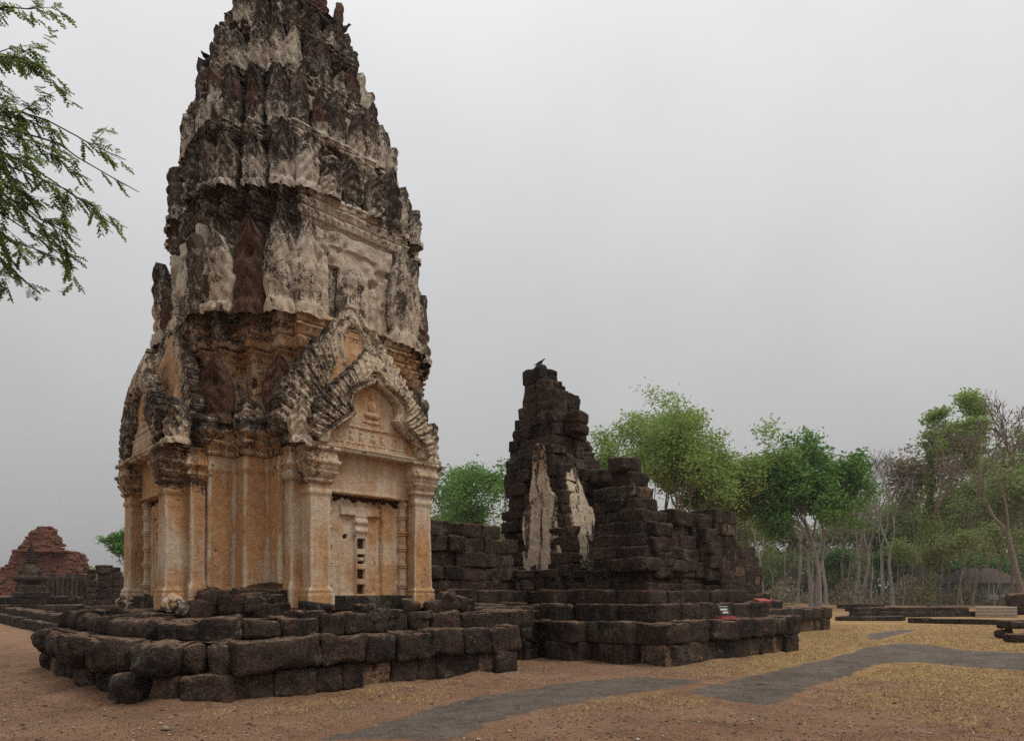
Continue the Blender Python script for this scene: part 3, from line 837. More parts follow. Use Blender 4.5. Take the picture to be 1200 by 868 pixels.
tips = []
for k, (z0, z1, z2, sw, sc) in enumerate(TIERS):
    zb = z0 - .06 if k else 4.50
    hh = (z1 - z0) * (.98 if k else .80) * (1.0 if k < 2 else 1.28)
    ssc = (sw + .06) if k else .90
    ring = [(-2.4, -1.53), (-1.95, -1.95), (-1.53, -2.4)]
    pts = []
    for q in range(4):
        for (a, b_) in ring:
            x, y = a, b_
            for _ in range(q): x, y = -y, x
            if SN * x - CS * y < -3.6 * 0 - 10: continue
            D = CS * x + SN * y
            if D > 1.6: continue
            pts.append((x, y, math.atan2(y, x) if q else math.atan2(y, x)))
    # flanking leaves of the central bays
    for (a, b_, an) in [(-2.62, -1.12, PI), (-1.12, -2.62, -PI / 2), (1.12, -2.62, -PI / 2), (-2.62, 1.12, PI), (-2.55, 0, PI), (0, -2.55, -PI / 2), (2.6, -1.1, 0), (-1.1, 2.6, PI / 2)]:
        if k == 0 and abs(a) < 2.7 and (a in (-2.62, -2.55) or b_ in (-2.62, -2.55)): continue
        pts.append((a, b_, an))
    if k >= 2:
        for (a, b_) in [(-.55, -2.66), (.55, -2.66), (-2.66, .6), (-2.66, -.5), (1.9, -2.3), (2.35, -1.6), (-2.3, 1.9), (-1.6, 2.35)]:
            pts.append((a * 1.03, b_ * 1.03, math.atan2(b_, a), .62))
    for (a, b_, an, *sm_) in pts:
        zc = zb + hh * .5
        lx, ly = lean(np.array(zb)); 
        x = TC[0] + a * ssc + lx; y = TC[1] + b_ * ssc + ly
        cen = (abs(a) < .01 or abs(b_) < .01)
        hq = hh * (rng.uniform(.82, 1.12) if k < 2 else rng.uniform(.8, 1.12)); wq = (.62 if k < 2 else .52) * (ssc ** .5) * rng.uniform(.85, 1.15)
        kind = 0; hole = False
        if sm_:
            hq *= .75 * rng.uniform(.85, 1.2); wq *= .8
            if k == 1 and abs(a) < 1: continue
        if k == 0 and (abs(a), abs(b_)) == (1.95, 1.95): antefix(tier_roots[k], x, y, zb, .5, .5, .12, an, 0, rng.uniform(0, 90)); continue
        if k == 0: wq = .66; hq = rng.uniform(1.15, 1.35); kind = 'dark' if (a, b_) in ((-2.4, -1.53), (-1.53, -2.4)) else 0; hole = (a, b_) == (-2.4, -1.53)
        if k == 1 and (a, b_) == (-1.95, -1.95): hole = True; hq = 1.7; wq = .66; kind = 'dark'
        if k == 1 and cen: kind = 'pale'; hq = 1.25; wq = .72
        if k == 1 and (a, b_) in ((-1.53, -2.4), (-1.12, -2.62), (1.12, -2.62)): kind = 'pale'
        if k >= 2 and rng.uniform() < .10 and not cen: kind = 'pale'
        antefix(tier_roots[k], x, y, zb, wq, hq, .15 if k < 3 else .12, an, kind, rng.uniform(0, 90), hole, plain=(k == 1 and cen))
        tips.append((x, y, zb + hq, k))
# spikes around the crown
for q in range(17):
    an = q / 17 * 2 * PI; lx, ly = lean(np.array(13.4))
    rr = .98 if q % 2 else .75
    x, y = TC[0] + lx + math.cos(an) * rr, TC[1] + ly + math.sin(an) * rr
    hq = rng.uniform(.45, .85)
    antefix(tier_roots[5], x, y, 13.36, .34, hq, .09, an, 'dark', rng.uniform(0, 90)); tips.append((x, y, 13.36 + hq, 6))

# small finials (stacked urns) at right silhouette, second and third storeys
def finial(parent, x, y, z, h, w, pale=False):
    prof = [(0, .9), (.08, 1.0), (.14, .8), (.18, .85), (.26, 1.0), (.32, .75), (.36, .6), (.42, .85), (.5, .8), (.55, .55), (.62, .62), (.75, .6), (.88, .48), (.96, .3), (1, .05)]
    a = np.linspace(0, 2 * PI, 16, endpoint=False); V = []
    zz = np.linspace(0, 1, 30)
    for t in zz:
        rr = np.interp(t, [p_[0] for p_ in prof], [p_[1] for p_ in prof]) * w / 2
        V += [(x + rr * math.cos(q), y + rr * math.sin(q), z + t * h) for q in a]
    V = np.array(V); V += np.stack([fbm(V, 4, q * 4, 3) for q in range(3)], 1) * .04
    i, j = np.meshgrid(np.arange(29), np.arange(16), indexing='ij')
    F = np.stack([i * 16 + j, i * 16 + (j + 1) % 16, (i + 1) * 16 + (j + 1) % 16, (i + 1) * 16 + j], -1).reshape(-1, 4)
    nz = fbm(V, 2, 3, 2)
    A = np.stack([np.clip(.4 + nz, 0, 1) * (0 if pale else 1), np.clip((.3 if pale else .6) + nz * .6, 0, 1), np.full(len(V), .2)], 1)
    mk("finial", V, F, M_STUC, parent, A)
    tips.append((x, y, z + h, 9))
for (a, b_, k, h, w) in [(2.45, -2.0, 1, 1.3, .5), (2.0, -2.45, 1, 1.2, .45), (2.5, -1.7, 2, 1.15, .5), (2.55, -1.55, 0, 1.4, .55), (-1.6, 2.5, 1, 1.2, .45), (2.9, -1.0, 2, .8, .4), (-2.4, 1.8, 0, 1.2, .5)]:
    z0, z1, z2, sw, sc = TIERS[k]
    finial(tier_roots[k], TC[0] + a * sw, TC[1] + b_ * sw, z0, h, w, pale=(k == 2))

# ---- generic local-to-world for the two visible porches: side 0 faces -Y, side 1 faces -X
def side_xf(side):
    def f(V):
        V = np.asarray(V, float)
        if side == 0: return np.stack([TC[0] + V[:, 0], TC[1] + V[:, 1], V[:, 2]], 1)
        return np.stack([TC[0] + V[:, 1], TC[1] - V[:, 0], V[:, 2]], 1)
    return f

def hfield(name, f, x0, x1, z0, z1, step, keep, depth_back, side, yplane, parent, masks, mat=None, jit=.01):
    """relief slab: local x along the wall, z up, f = height out of the wall; keep(x,z) = outline mask"""
    nx, nz = int((x1 - x0) / step) + 1, int((z1 - z0) / step) + 1
    gx_, gz_ = np.linspace(x0, x1, nx), np.linspace(z0, z1, nz)
    XX, ZZ = np.meshgrid(gx_, gz_, indexing='ij')
    X, Z = XX.ravel(), ZZ.ravel()
    H = f(X, Z)
    K = keep(X, Z)
    i, j = np.meshgrid(np.arange(nx - 1), np.arange(nz - 1), indexing='ij')
    F = np.stack([i * nz + j, (i + 1) * nz + j, (i + 1) * nz + j + 1, i * nz + j + 1], -1).reshape(-1, 4)
    F = F[K[F].all(1)]
    V = np.stack([X, yplane - H, Z], 1)
    N = len(V)
    Bk = np.stack([X, (np.maximum(yplane + depth_back * .5, yplane - H + depth_back * .6) if name == 'pediment' else np.full(N, yplane + depth_back)), Z], 1)
    # boundary edges
    E = np.concatenate([F[:, [0, 1]], F[:, [1, 2]], F[:, [2, 3]], F[:, [3, 0]]])
    key = np.sort(E, 1); code = key[:, 0] * N + key[:, 1]
    _, idx, cnt = np.unique(code, return_index=True, return_counts=True)
    Bd = E[idx[cnt == 1]]
    Fs = np.stack([Bd[:, 1], Bd[:, 0], Bd[:, 0] + N, Bd[:, 1] + N], 1)
    VV = np.concatenate([V, Bk]); FF = np.concatenate([F, Fs, F[:, ::-1] + N])
    used = np.unique(FF); re = np.full(len(VV), -1); re[used] = np.arange(len(used))
    VV = VV[used]; FF = re[FF]
    W = side_xf(side)(VV)
    W = W + np.stack([fbm(W, 5, q * 7 + 1, 2) for q in range(3)], 1) * jit
    A = masks(VV[:, 0], VV[:, 2], W)
    return mk(name, W, FF, mat or M_STUC, parent, A, smooth=False)

_OW = ([0, .08, .16, .3, .45, .6, .75, .88, 1.0], [.98, 1.10, 1.12, 1.05, .88, .63, .38, .17, .0])
_IW2 = ([0, .12, .25, .36, .46, .56, .63, .70, .76, .80], [.60, .55, .44, .30, .18, .11, .15, .15, .08, .0])
_IW = ([0, .10, .18, .26, .31, .38, .46, .53, .58, .61], [.80, .74, .58, .40, .33, .40, .37, .24, .10, .0])

def pediment(parent, side, yplane, zb, H, W, cx, small=True, iscale=1.0, seed=0):
    p = None
    def nrm(X, Z): return (X - cx) / W, (Z - zb) / H
    def outW(x, z):
        ang = np.arctan2(z - .12, np.abs(x) * .8 + 1e-6)
        fr = np.abs(np.sin(ang * 19 + seed - 6.0 * np.hypot(np.abs(x), (z - .30) * 1.15)))
        return np.interp(z, *_OW) - .085 * (1 - fr) ** 1.2 * (z < .95)
    IW_ = _IW if small else _IW2; ztop = .61 if small else .80
    def inW(z): return np.interp(z, IW_[0], IW_[1], right=-1)
    def keep_f(X, Z):
        x, z = nrm(X, Z)
        return (np.abs(x) <= outW(x, z)) & (np.abs(x) >= inW(z)) & (z >= 0) & (z <= 1.0)
    def keep_t(X, Z):
        x, z = nrm(X, Z)
        return (np.abs(x) <= inW(z) + .03) & (z >= 0)
    def hf(X, Z):
        x, z = nrm(X, Z)
        ax = np.abs(x)
        o, i_ = np.interp(z, *_OW), np.maximum(inW(z), 0)
        t = np.clip((ax - i_) / (o - i_ + 1e-3), 0, 1)
        zc = np.clip((z / iscale - .5) / .5, 0, 1)
        r_ = np.hypot(ax, (z - .30) * 1.15)
        ang = np.arctan2(z - .16, ax * .8)
        # inner rib following the opening
        d_in = np.where(z < ztop, (ax - i_) * .8, np.hypot(ax, (z - ztop) * 1.3))
        rib = np.exp(-((d_in - .05) / .030) ** 2) * .085 + np.exp(-((d_in - .115) / .014) ** 2) * .05
        # flame fronds: broad leaves parted by deep grooves, each filled with small curls
        ph = ang * 19 + seed - (r_ * 6.0)
        fr = np.abs(np.sin(ph))
        grv = 1 - np.exp(-(fr / .26) ** 2)
        Q = np.stack([X, Z, X * 0], 1)
        cur = 1 - np.abs(vnoise(Q, 16, seed + 4)) * 2.2
        cur2 = 1 - np.abs(vnoise(Q, 31, seed + 9)) * 2.2
        rows_ = np.abs(np.sin(r_ * 34 + np.sin(ph * 2) * 1.2)) ** .7
        mid = np.exp(-((1 - fr) / .10) ** 2)
        frond = np.where(d_in > .145, .085 * grv - .022 * mid * grv + .012 * np.abs(np.sin(r_ * 60)) * grv + .010 * cur * grv + .006 * cur2, .0)
        Hh = .08 + rib + frond + .05 * np.sin(t * PI) * (d_in > .14)
        cen = np.exp(-((ax / .13) ** 2)) * np.exp(-(((z - .86) / .09) ** 2)) * .12   # central leaf below the tip
        Hh = Hh + cen * .5 + .03 * ss(.12, .0, ax) * ss(.6, .7, z)
        return Hh * (.55 if side else 1.0) * (1 - .6 * ss(.72, 1.0, z)) - (.12 if side else .22) * ss(.55, 1.0, z)
    def ht(X, Z):
        x, z = nrm(X, Z)
        Hh = -.05 + 0 * x
        def blob(cx_, cz_, rx, rz, a): return a * np.clip(1 - ((x - cx_) / rx) ** 2 - ((z - cz_) / rz) ** 2, 0, 1) ** .5
        if small:
            Hh = Hh + .045 * (np.abs(z - .205) < .012) + .05 * (np.abs(z - .015) < .02)
            # seated figure in the arch
            Hh = np.maximum(Hh, -.05 + blob(0, .50, .045, .035, .08)); Hh = np.maximum(Hh, -.05 + blob(0, .41, .09, .07, .085))
            Hh = np.maximum(Hh, -.05 + blob(0, .33, .17, .035, .08)); Hh = np.maximum(Hh, -.05 + blob(0, .265, .2, .02, .06))
            Hh = np.maximum(Hh, -.05 + blob(0, .43, .16, .13, .025))
            for q in range(7):       # row of kneeling worshippers
                xc = -.57 + q * .19 + .02 * math.sin(q * 3)
                Hh = np.maximum(Hh, -.05 + blob(xc, .150, .030, .022, .06)); Hh = np.maximum(Hh, -.05 + blob(xc + .01, .10, .05, .045, .06))
                Hh = np.maximum(Hh, -.05 + blob(xc, .052, .075, .022, .055))
            Hh = Hh + np.abs(vnoise(np.stack([X, Z, X * 0], 1), 17, 3)) * .018
        return Hh
    def mf(X, Z, Wd):
        x, z = nrm(X, Z); nz = fbm(Wd, 1.3, 4, 3)
        o, i_ = np.interp(z, *_OW), np.maximum(inW(z), 0)
        t = np.clip((np.abs(x) - i_) / (o - i_ + 1e-3), 0, 1)
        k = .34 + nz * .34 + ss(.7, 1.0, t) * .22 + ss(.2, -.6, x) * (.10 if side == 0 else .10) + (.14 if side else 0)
        return np.stack([ss(.3, .6, nz) * .4, np.clip(k, 0, 1), np.clip(.18 + nz * .3, 0, 1)], 1)
    def mt(X, Z, Wd):
        nz = fbm(Wd, 1.6, 4, 3)
        return np.stack([0 * X, np.clip(.06 + nz * .25, 0, 1), np.clip(.55 + nz * .5, 0, 1)], 1)
    p = hfield("pediment", hf, cx - W * 1.2, cx + W * 1.2, zb, zb + H * 1.001, .012 if small else .015, keep_f, .26 if side else .30, side, yplane, parent, mf, jit=.006)
    hfield("tympanum", ht, cx - W * .9, cx + W * .9, zb, zb + H * (.66 if small else .82), .014 if small else .025, keep_t, .02, side, yplane + .02, p, mt)
    return p

def stack_loft(name, cx, cy, hw, hd, rows, parent, masks, side, step=.03, rough=.006, coarse=.0, beads=True):
    """rectangular pier with mouldings, local coords of a porch side"""
    r_ = np.array([(-hw, -hd, -1, -1), (hw, -hd, 1, -1), (hw, hd, 1, 1), (-hw, hd, -1, 1)], float)
    S = subdiv(r_, step); n = len(S)
    PR = profile(rows, .035); Z = np.array([q[0] for q in PR]); OF = np.array([q[2] for q in PR]); PT = np.array([q[3] for q in PR]); SH = np.array([q[1] for q in PR])
    off = OF[:, None] * np.ones(n)[None]
    if beads:
        for code, pitch, amp in ((1, .075, .02), (2, .12, .028), (3, .16, .02)):
            w = PT == code
            if w.any(): off[w] += amp * (np.abs(np.sin(S[:, 6] * PI / pitch)) ** .6 - .6)[None]
    X = SH[:, None] * S[None, :, 0] + off * S[None, :, 2] + cx; Y = SH[:, None] * S[None, :, 1] + off * S[None, :, 3] + cy
    V = np.stack([X, Y, np.repeat(Z[:, None], n, 1)], -1).reshape(-1, 3)
    mz = len(Z)
    i, j = np.meshgrid(np.arange(mz - 1), np.arange(n), indexing='ij')
    F = np.stack([i * n + j, (i + 1) * n + j, (i + 1) * n + (j + 1) % n, i * n + (j + 1) % n], -1).reshape(-1, 4)[:, ::-1]
    Wd = side_xf(side)(V)
    if side == 1: F = F[:, ::-1] if False else F
    Wd += np.stack([fbm(Wd, 4, q * 7 + 2, 3) for q in range(3)], 1) * (rough * 2) + np.stack([fbm(Wd, 1.1, q * 5, 2) for q in range(3)], 1) * coarse
    cor = np.tile(S[:, 7], mz)
    return mk(name, Wd, F, M_STUC, parent, masks(V, Wd, cor, off.ravel()))

def m_pil(V, Wd, cor, off):
    nz = fbm(Wd, 1.2, 6, 3); z = V[:, 2]
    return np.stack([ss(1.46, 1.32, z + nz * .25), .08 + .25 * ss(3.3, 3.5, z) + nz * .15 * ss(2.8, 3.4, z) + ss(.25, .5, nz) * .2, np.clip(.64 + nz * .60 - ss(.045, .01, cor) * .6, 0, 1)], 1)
def m_cap(V, Wd, cor, off):
    nz = fbm(Wd, 1.2, 6, 3)
    return np.stack([0 * nz, np.clip(.42 + nz * .4, 0, 1), np.clip(.5 + nz * .4, 0, 1)], 1)
def m_flat(k, o, r_=0.0):
    def f(X, Z, Wd):
        nz = fbm(Wd, 1.3, 12, 3)
        return np.stack([np.clip(r_ + nz * .0, 0, 1) + 0 * nz, np.clip(k + nz * .2, 0, 1), np.clip(o + nz * .45, 0, 1)], 1)
    return f

def porch(side):
    pr = empty("porch", (0, 0, 0)); pr.parent = tower; pr.location = (0, 0, 0)
    full = TC
    hw, yf = 1.26, -3.0
    pw = .19
    for sgn in (-1, 1):
        cxp = sgn * (hw - pw) ; 
        prow = [(1.28, 1, .05, 0), (1.56, 1, .05, 0), (1.58, 1, .03, 0), (1.62, 1, .045, 0), (1.68, 1, .0, 0), (3.24, .98, -.005, 0), (3.27, .98, .02, 0), (3.33, .98, .02, 0), (3.35, .98, 0, 0), (3.46, .98, 0, 0)]
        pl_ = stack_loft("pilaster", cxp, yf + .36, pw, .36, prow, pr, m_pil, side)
        crow = [(3.44, .98, .01, 0), (3.46, 1, .04, 1), (3.51, 1, .05, 1), (3.52, 1, .02, 0), (3.56, 1, .05, 2), (3.65, 1, .10, 2), (3.67, 1, .06, 0), (3.70, 1, .09, 1), (3.76, 1, .10, 1), (3.78, 1, .13, 0),
                (3.83, 1, .13, 0), (3.84, 1, .09, 3), (3.99, 1, .07, 3), (4.0, 1, .12, 0), (4.06, 1, .12, 0), (4.08, .6, 0, 0)]
        stack_loft("capital", cxp, yf + .36, pw, .36, crow, pl_, m_cap, side)
        # thin outer half pilaster beside it on the return
        prow2 = [(1.28, 1, .05, 0), (1.66, 1, .05, 0), (1.80, 1, .0, 0), (3.5, 1, 0, 0), (3.52, 1, .05, 1), (3.62, 1, .08, 0), (3.66, 1, .03, 0), (3.76, 1, .10, 1), (3.86, 1, .06, 0), (4.0, 1, .05, 0), (4.05, 1, .09, 0), (4.07, .5, 0, 0)]
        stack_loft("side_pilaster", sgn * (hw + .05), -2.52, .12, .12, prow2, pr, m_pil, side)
    # lintel wall over the door, door back wall
    hfield("lintel", lambda X, Z: .02 * (np.abs(Z - 3.62) < .012) * 0 + .03 * (Z < 3.40) + .0 * X, -.93, .93, 3.34, 4.06, .03, lambda X, Z: np.abs(X) <= .95, .3, side, -2.80, pr, m_flat(.10, .64), jit=.008)
    # false door
    def hd(X, Z):
        h = np.zeros_like(X)
        c0 = -.10
        leaf = (np.abs(X - c0) > .10) & (np.abs(X - c0) < .44)
        h = h + .035 * leaf
        h = np.where((np.abs(X - c0) > .10) & (np.abs(X - c0) < .37) & (Z > 1.56) & (Z < 2.98), .012, h)
        # T shaped centre stile
        st = (np.abs(X - c0) < .10)
        h = np.where(st, .075, h)
        h = np.where((np.abs(X - c0) < .42) & (Z > 2.98) & (Z < 3.14), .085, h)
        for zc in (2.48, 2.20, 1.92, 1.64):
            d = np.maximum(np.abs(X - c0) / .075, np.abs(Z - zc) / .085)
            h = np.where(d < 1, -.05, h)
        h = np.where((np.abs(X - c0) < .06) & (np.abs(Z - 2.20) < .035), .06, h)
        h = np.where((np.abs(X - c0) < .13) & (Z > 2.62) & (Z < 2.98), .10 + .02 * np.sin(Z * 40), h)
        # outer jambs
        h = np.where(X < c0 - .44, .06, h); h = np.where(X > c0 + .46, .05, h)
        # ragged crack right of the leaves with stucco fallen
        Qc = np.stack([X * 0, Z, X * 0], 1)
        ce = c0 + .40 + .07 * vnoise(Qc, 3.1, 2) + .04 * vnoise(Qc, 11, 5)
        wd = .012 + .07 * ss(2.55, 2.95, Z) * ss(3.3, 3.0, Z) * (.6 + vnoise(Qc, 8, 9))
        h = np.where((np.abs(X - ce) < wd) & (Z > 1.9), -.02, h)
        h = np.where((X < ce) & (X > ce - .10 - .03 * vnoise(Qc, 7, 4)) & (h < .04) & (h > 0), .022, h)
        hole = np.hypot((X + .40), (Z - 2.60)) < .045
        h = np.where(hole, -.05, h)
        top = Z > 3.235 + .05 * vnoise(np.stack([X, X * 0, X * 0], 1), 6, 3) + .05 * vnoise(np.stack([X, X * 0, X * 0], 1), 19, 3)
        h = np.where(top, -.04, h)
        return h
    def md(X, Z, Wd):
        nz = fbm(Wd, 1.5, 12, 3)
        hh = hd(X, Z)
        return np.stack([np.clip((hh < -.02) * .9 + ss(1.52, 1.38, Z + nz * .2), 0, 1), np.clip(.08 + nz * .35, 0, 1), np.clip(.66 + nz * .7, 0, 1)], 1)
    hfield("false_door", hd, -.80, .80, 1.30, 3.36, .012, lambda X, Z: np.abs(X) <= .82, .12, side, -2.62, pr, md, jit=.008)
    # ringed colonettes
    for sgn in (-1, 1):
        rows = [(1.28, 1, 0, 0)]
        for zc in (1.72, 2.10, 2.42, 2.72, 3.02, 3.25):
            rows += [(zc - .05, 1, 0, 0), (zc - .045, 1, .018, 0), (zc - .025, 1, .025, 0), (zc - .012, 1, .005, 0), (zc + .005, 1, .035, 0), (zc + .025, 1, .035, 0), (zc + .03, 1, .008, 0), (zc + .05, 1, .02, 0), (zc + .06, 1, 0, 0)]
        rows += [(3.36, 1, .01, 0)]
        hx = .075
        a = np.linspace(0, 2 * PI, 14, endpoint=False)
        PR = profile(rows, .03); V = []
        for z, s_, o_, p_ in PR:
            rr = hx + o_
            V += [(sgn * .80 + rr * math.cos(q), -2.70 + rr * math.sin(q), z) for q in a]
        V = np.array(V); m_ = len(PR)
        i, j = np.meshgrid(np.arange(m_ - 1), np.arange(14), indexing='ij')
        F = np.stack([i * 14 + j, i * 14 + (j + 1) % 14, (i + 1) * 14 + (j + 1) % 14, (i + 1) * 14 + j], -1).reshape(-1, 4)
        Wd = side_xf(side)(V); Wd += np.stack([fbm(Wd, 7, q * 7, 2) for q in range(3)], 1) * .012
        nz = fbm(Wd, 1.5, 3, 3)
        mk("colonette", Wd, F, M_STUC, pr, np.stack([ss(1.62, 1.42, V[:, 2] + nz * .3), np.clip(.05 + nz * .2, 0, 1), np.clip(.4 + nz * .4, 0, 1)], 1))
    # slab carrying the pediment, and the two pediments
    hfield("pediment_ledge", lambda X, Z: .03 * (Z > 4.09) + 0 * X, -1.24, 1.24, 4.04, 4.13, .02, lambda X, Z: np.abs(X) <= 1.3, .5, side, -3.02, pr, m_flat(.25, .25), jit=.008)
    pediment(pr, side, -3.0, 4.13, 1.95, 1.16 if side == 0 else 1.08, -.04, True, seed=.4)
    pediment(pr, side, -2.48, 4.10, 3.05, 1.42, -.14, False, seed=1.3, iscale=1.18)
    # block behind the pediments (porch roof mass)
    stack_loft("porch_roof", 0, -2.35, 1.02, .45, [(4.05, 1, .1, 0), (4.6, 1, .0, 0), (5.2, .75, 0, 0), (5.9, .5, 0, 0), (6.4, .22, 0, 0), (6.6, .02, 0, 0)], pr,
               lambda V, Wd, cor, off: np.stack([.12 + 0 * cor, .26 + fbm(Wd, 1.2, 3, 3) * .4, .7 + 0 * cor], 1), side, .06, .02, .05)
    # swelling urn-like antefixes on the capitals
    f = side_xf(side)
    for sgn in (-1, 1):
        w_ = f(np.array([[sgn * 1.30, -2.78, 4.08]]))[0]
        an = (-PI / 2 if side == 0 else PI)
        an2 = an + sgn * (.45 if side == 0 else .45) * (1 if side == 0 else 1)
        antefix(pr, w_[0], w_[1], 4.08, .44, .80, .16, an2, 'pale' if sgn < 0 else 0, 5 + sgn, gray=-.1)
    return pr
porch(0); porch(1)

# false windows of the upper storeys: frame, slot painted dark as a shaded opening and flanking pilaster strips on the two visible sides
def niche(side, k):
    z0, z1, z2, sw, sc = TIERS[k]
    zb_, zt_ = z0 + .12, z1 - .04
    Hn = zt_ - zb_; Wn = 1.02 * sw; yp = -2.62 * sw - .02
    sl = .12 if side == 0 else -.1
    def f(X, Z):
        h = np.full_like(X, .05)
        fr = (np.abs(X) > Wn * .62) | (Z > zt_ - .16 * Hn)
        h = np.where(fr, .10, h)
        h = np.where((np.abs(X) > Wn * .80), .13, h)
        # round topped plaque in the opening
        pz = np.clip((Z - zb_) / (Hn * .66), 0, 1.2); hwp = Wn * .26 * np.sqrt(np.clip(1 - np.clip((pz - .55) / .45, 0, 1) ** 2, 0, 1))
        h = np.where((np.abs(X - Wn * .08) < hwp) & (pz < 1), .17, h)
        Qn = np.stack([X, Z, X * 0 + k * 3 + side], 1)
        h = h - .09 * ss(.10, .22, fbm(Qn, 1.9, 3, 3)) + .03 * fbm(Qn, 7, 3, 3)
        h = np.where((X < -Wn * .34) & (X > -Wn * .62) & (Z < zb_ + Hn * .62), -.12, h)
        return h + .03 * vnoise(np.stack([X, Z, X * 0], 1), 6, k)
    def m(X, Z, Wd):
        nz = fbm(Wd, 1.4, 12 + k, 3); sl_ = (X < -Wn * .34) & (X > -Wn * .62) & (Z < zb_ + Hn * .62)
        lv = [0, .30, .44, .52][k]
        return np.stack([np.where(sl_, .9, np.clip(nz, 0, .6)), np.where(sl_, .8, np.clip(lv + nz * .5, 0, 1)), np.clip(.35 + nz * .5, 0, 1)], 1)  # laterite and lichen masks darken the slot to stand for shade inside it
    o = hfield("false_window", f, -Wn, Wn, zb_, zt_, .022, lambda X, Z: np.abs(X) <= Wn * (1 + 0 * Z), .10, side, yp, tier_roots[k], m, jit=.02)
    lx, ly = lean(np.array((zb_ + zt_) / 2)); o.location.x += float(lx); o.location.y += float(ly)
for sd_ in (0, 1):
    for k_ in (1, 2, 3): niche(sd_, k_)

# stucco bits on the platform
def curl_fragment(x, y, z, s_, label):
    V, F = [], []
    a = np.linspace(0, 2 * PI, 12, endpoint=False)
    pts = []
    for t in np.linspace(0, 1, 34):
        th = t * 1.5 * PI - .6; r0 = s_ * (.46 - .36 * t)
        pts.append((math.cos(th) * r0, .12 * s_ * t, r0 * math.sin(th) + s_ * .42, s_ * (.15 - .06 * t)))
    for q, (px_, py_, pz_, rr) in enumerate(pts):
        nxt = pts[min(q + 1, 33)]; prv = pts[max(q - 1, 0)]
        T = Vector((nxt[0] - prv[0], nxt[1] - prv[1], nxt[2] - prv[2])).normalized()
        Bv = Vector((0, 1, 0)); Nn = T.cross(Bv).normalized()
        for k in a:
            c_ = Nn * math.cos(k) * rr + Bv * math.sin(k) * rr * 1.3
            V.append((px_ + c_.x, py_ + c_.y, pz_ + c_.z))
    V = np.array(V); V += np.stack([fbm(V, 6 / s_ * .4, q * 3, 3) for q in range(3)], 1) * .16 * s_ + np.stack([vnoise(V, 14, q * 9) for q in range(3)], 1) * .02
    V = V @ np.array([[SN, -CS, 0], [CS, SN, 0], [0, 0, 1]])
    V[:, 2] = np.maximum(V[:, 2], 0)
    V += np.array([x, y, z])
    i, j = np.meshgrid(np.arange(33), np.arange(12), indexing='ij')
    F = np.stack([i * 12 + j, i * 12 + (j + 1) % 12, (i + 1) * 12 + (j + 1) % 12, (i + 1) * 12 + j], -1).reshape(-1, 4)
    o = mk("stucco_fragment", V, F, M_STUC, None, np.stack([np.zeros(len(V)), np.clip(.34 + fbm(V, 3, 5, 3) * .6, 0, 1), np.full(len(V), .4)], 1), loc=(x, y, z))
    return tag(o, label, "stucco fragment")
p_ = at(199, 10.6)
curl_fragment(p_[0], p_[1], 1.17, .46, "pale curled stucco fragment lying at the near corner of the tower's left porch")
p_ = at(141, 12.6)
curl_fragment(p_[0], p_[1], 1.17, .40, "small pale stucco scroll lying beside the far edge of the tower's left porch")

# fallen laterite chunks piled at the tower's foot
FALL = [((5.4, 10.32), (.55, .35, .22), .1, .2), ((4.7, 10.85), (.6, .35, .26), -.2, .1), ((8.0, 10.15), (.34, .3, .40), .3, .4), ((8.25, 10.25), (.3, .26, .42), .1, -.3),
        ((7.75, 10.2), (.34, .3, .25), .6, .1), ((7.2, 10.2), (.4, .3, .26), .2, .2), ((6.25, 10.15), (.4, .3, .2), .2, .0), ((8.55, 10.4), (.35, .3, .3), .5, .2), ((4.35, 11.2), (.4, .35, .25), .8, .1)]
LBL = ["flat slab of fallen laterite in the rubble below the tower's main corner", "long brown laterite chunk at the foot of the tower's orange corner panels",
       "upright laterite chunk leaning at the foot of the right porch pilaster", "tall tilted laterite chunk beside the right porch pilaster, next to its twin",
       "squat laterite chunk below the ringed colonette of the false door", "laterite chunk lying right under the false door's threshold", "small laterite chunk below the left edge of the false door",
       "laterite chunk past the outer right corner of the tower porch", "laterite chunk resting between the left porch and the redented corner"]
for (c_, sz, ro, ti), lb in zip(FALL, LBL):
    s = Stones(); s.block((0, 0, sz[2] / 2), sz, ro, 12, .09, .035, (ti, ti * .5), None, .3)
    V = np.concatenate(s.V); V[:, 2] -= V[:, 2].min()
    tag(mk("laterite_chunk", V + np.array([c_[0], c_[1], 1.17]), np.concatenate(s.F), M_LAT, None, np.concatenate(s.A), smooth=True, loc=(c_[0], c_[1], 1.17)), lb, "stone chunk",
        "laterite chunks fallen at the foot of the tower")

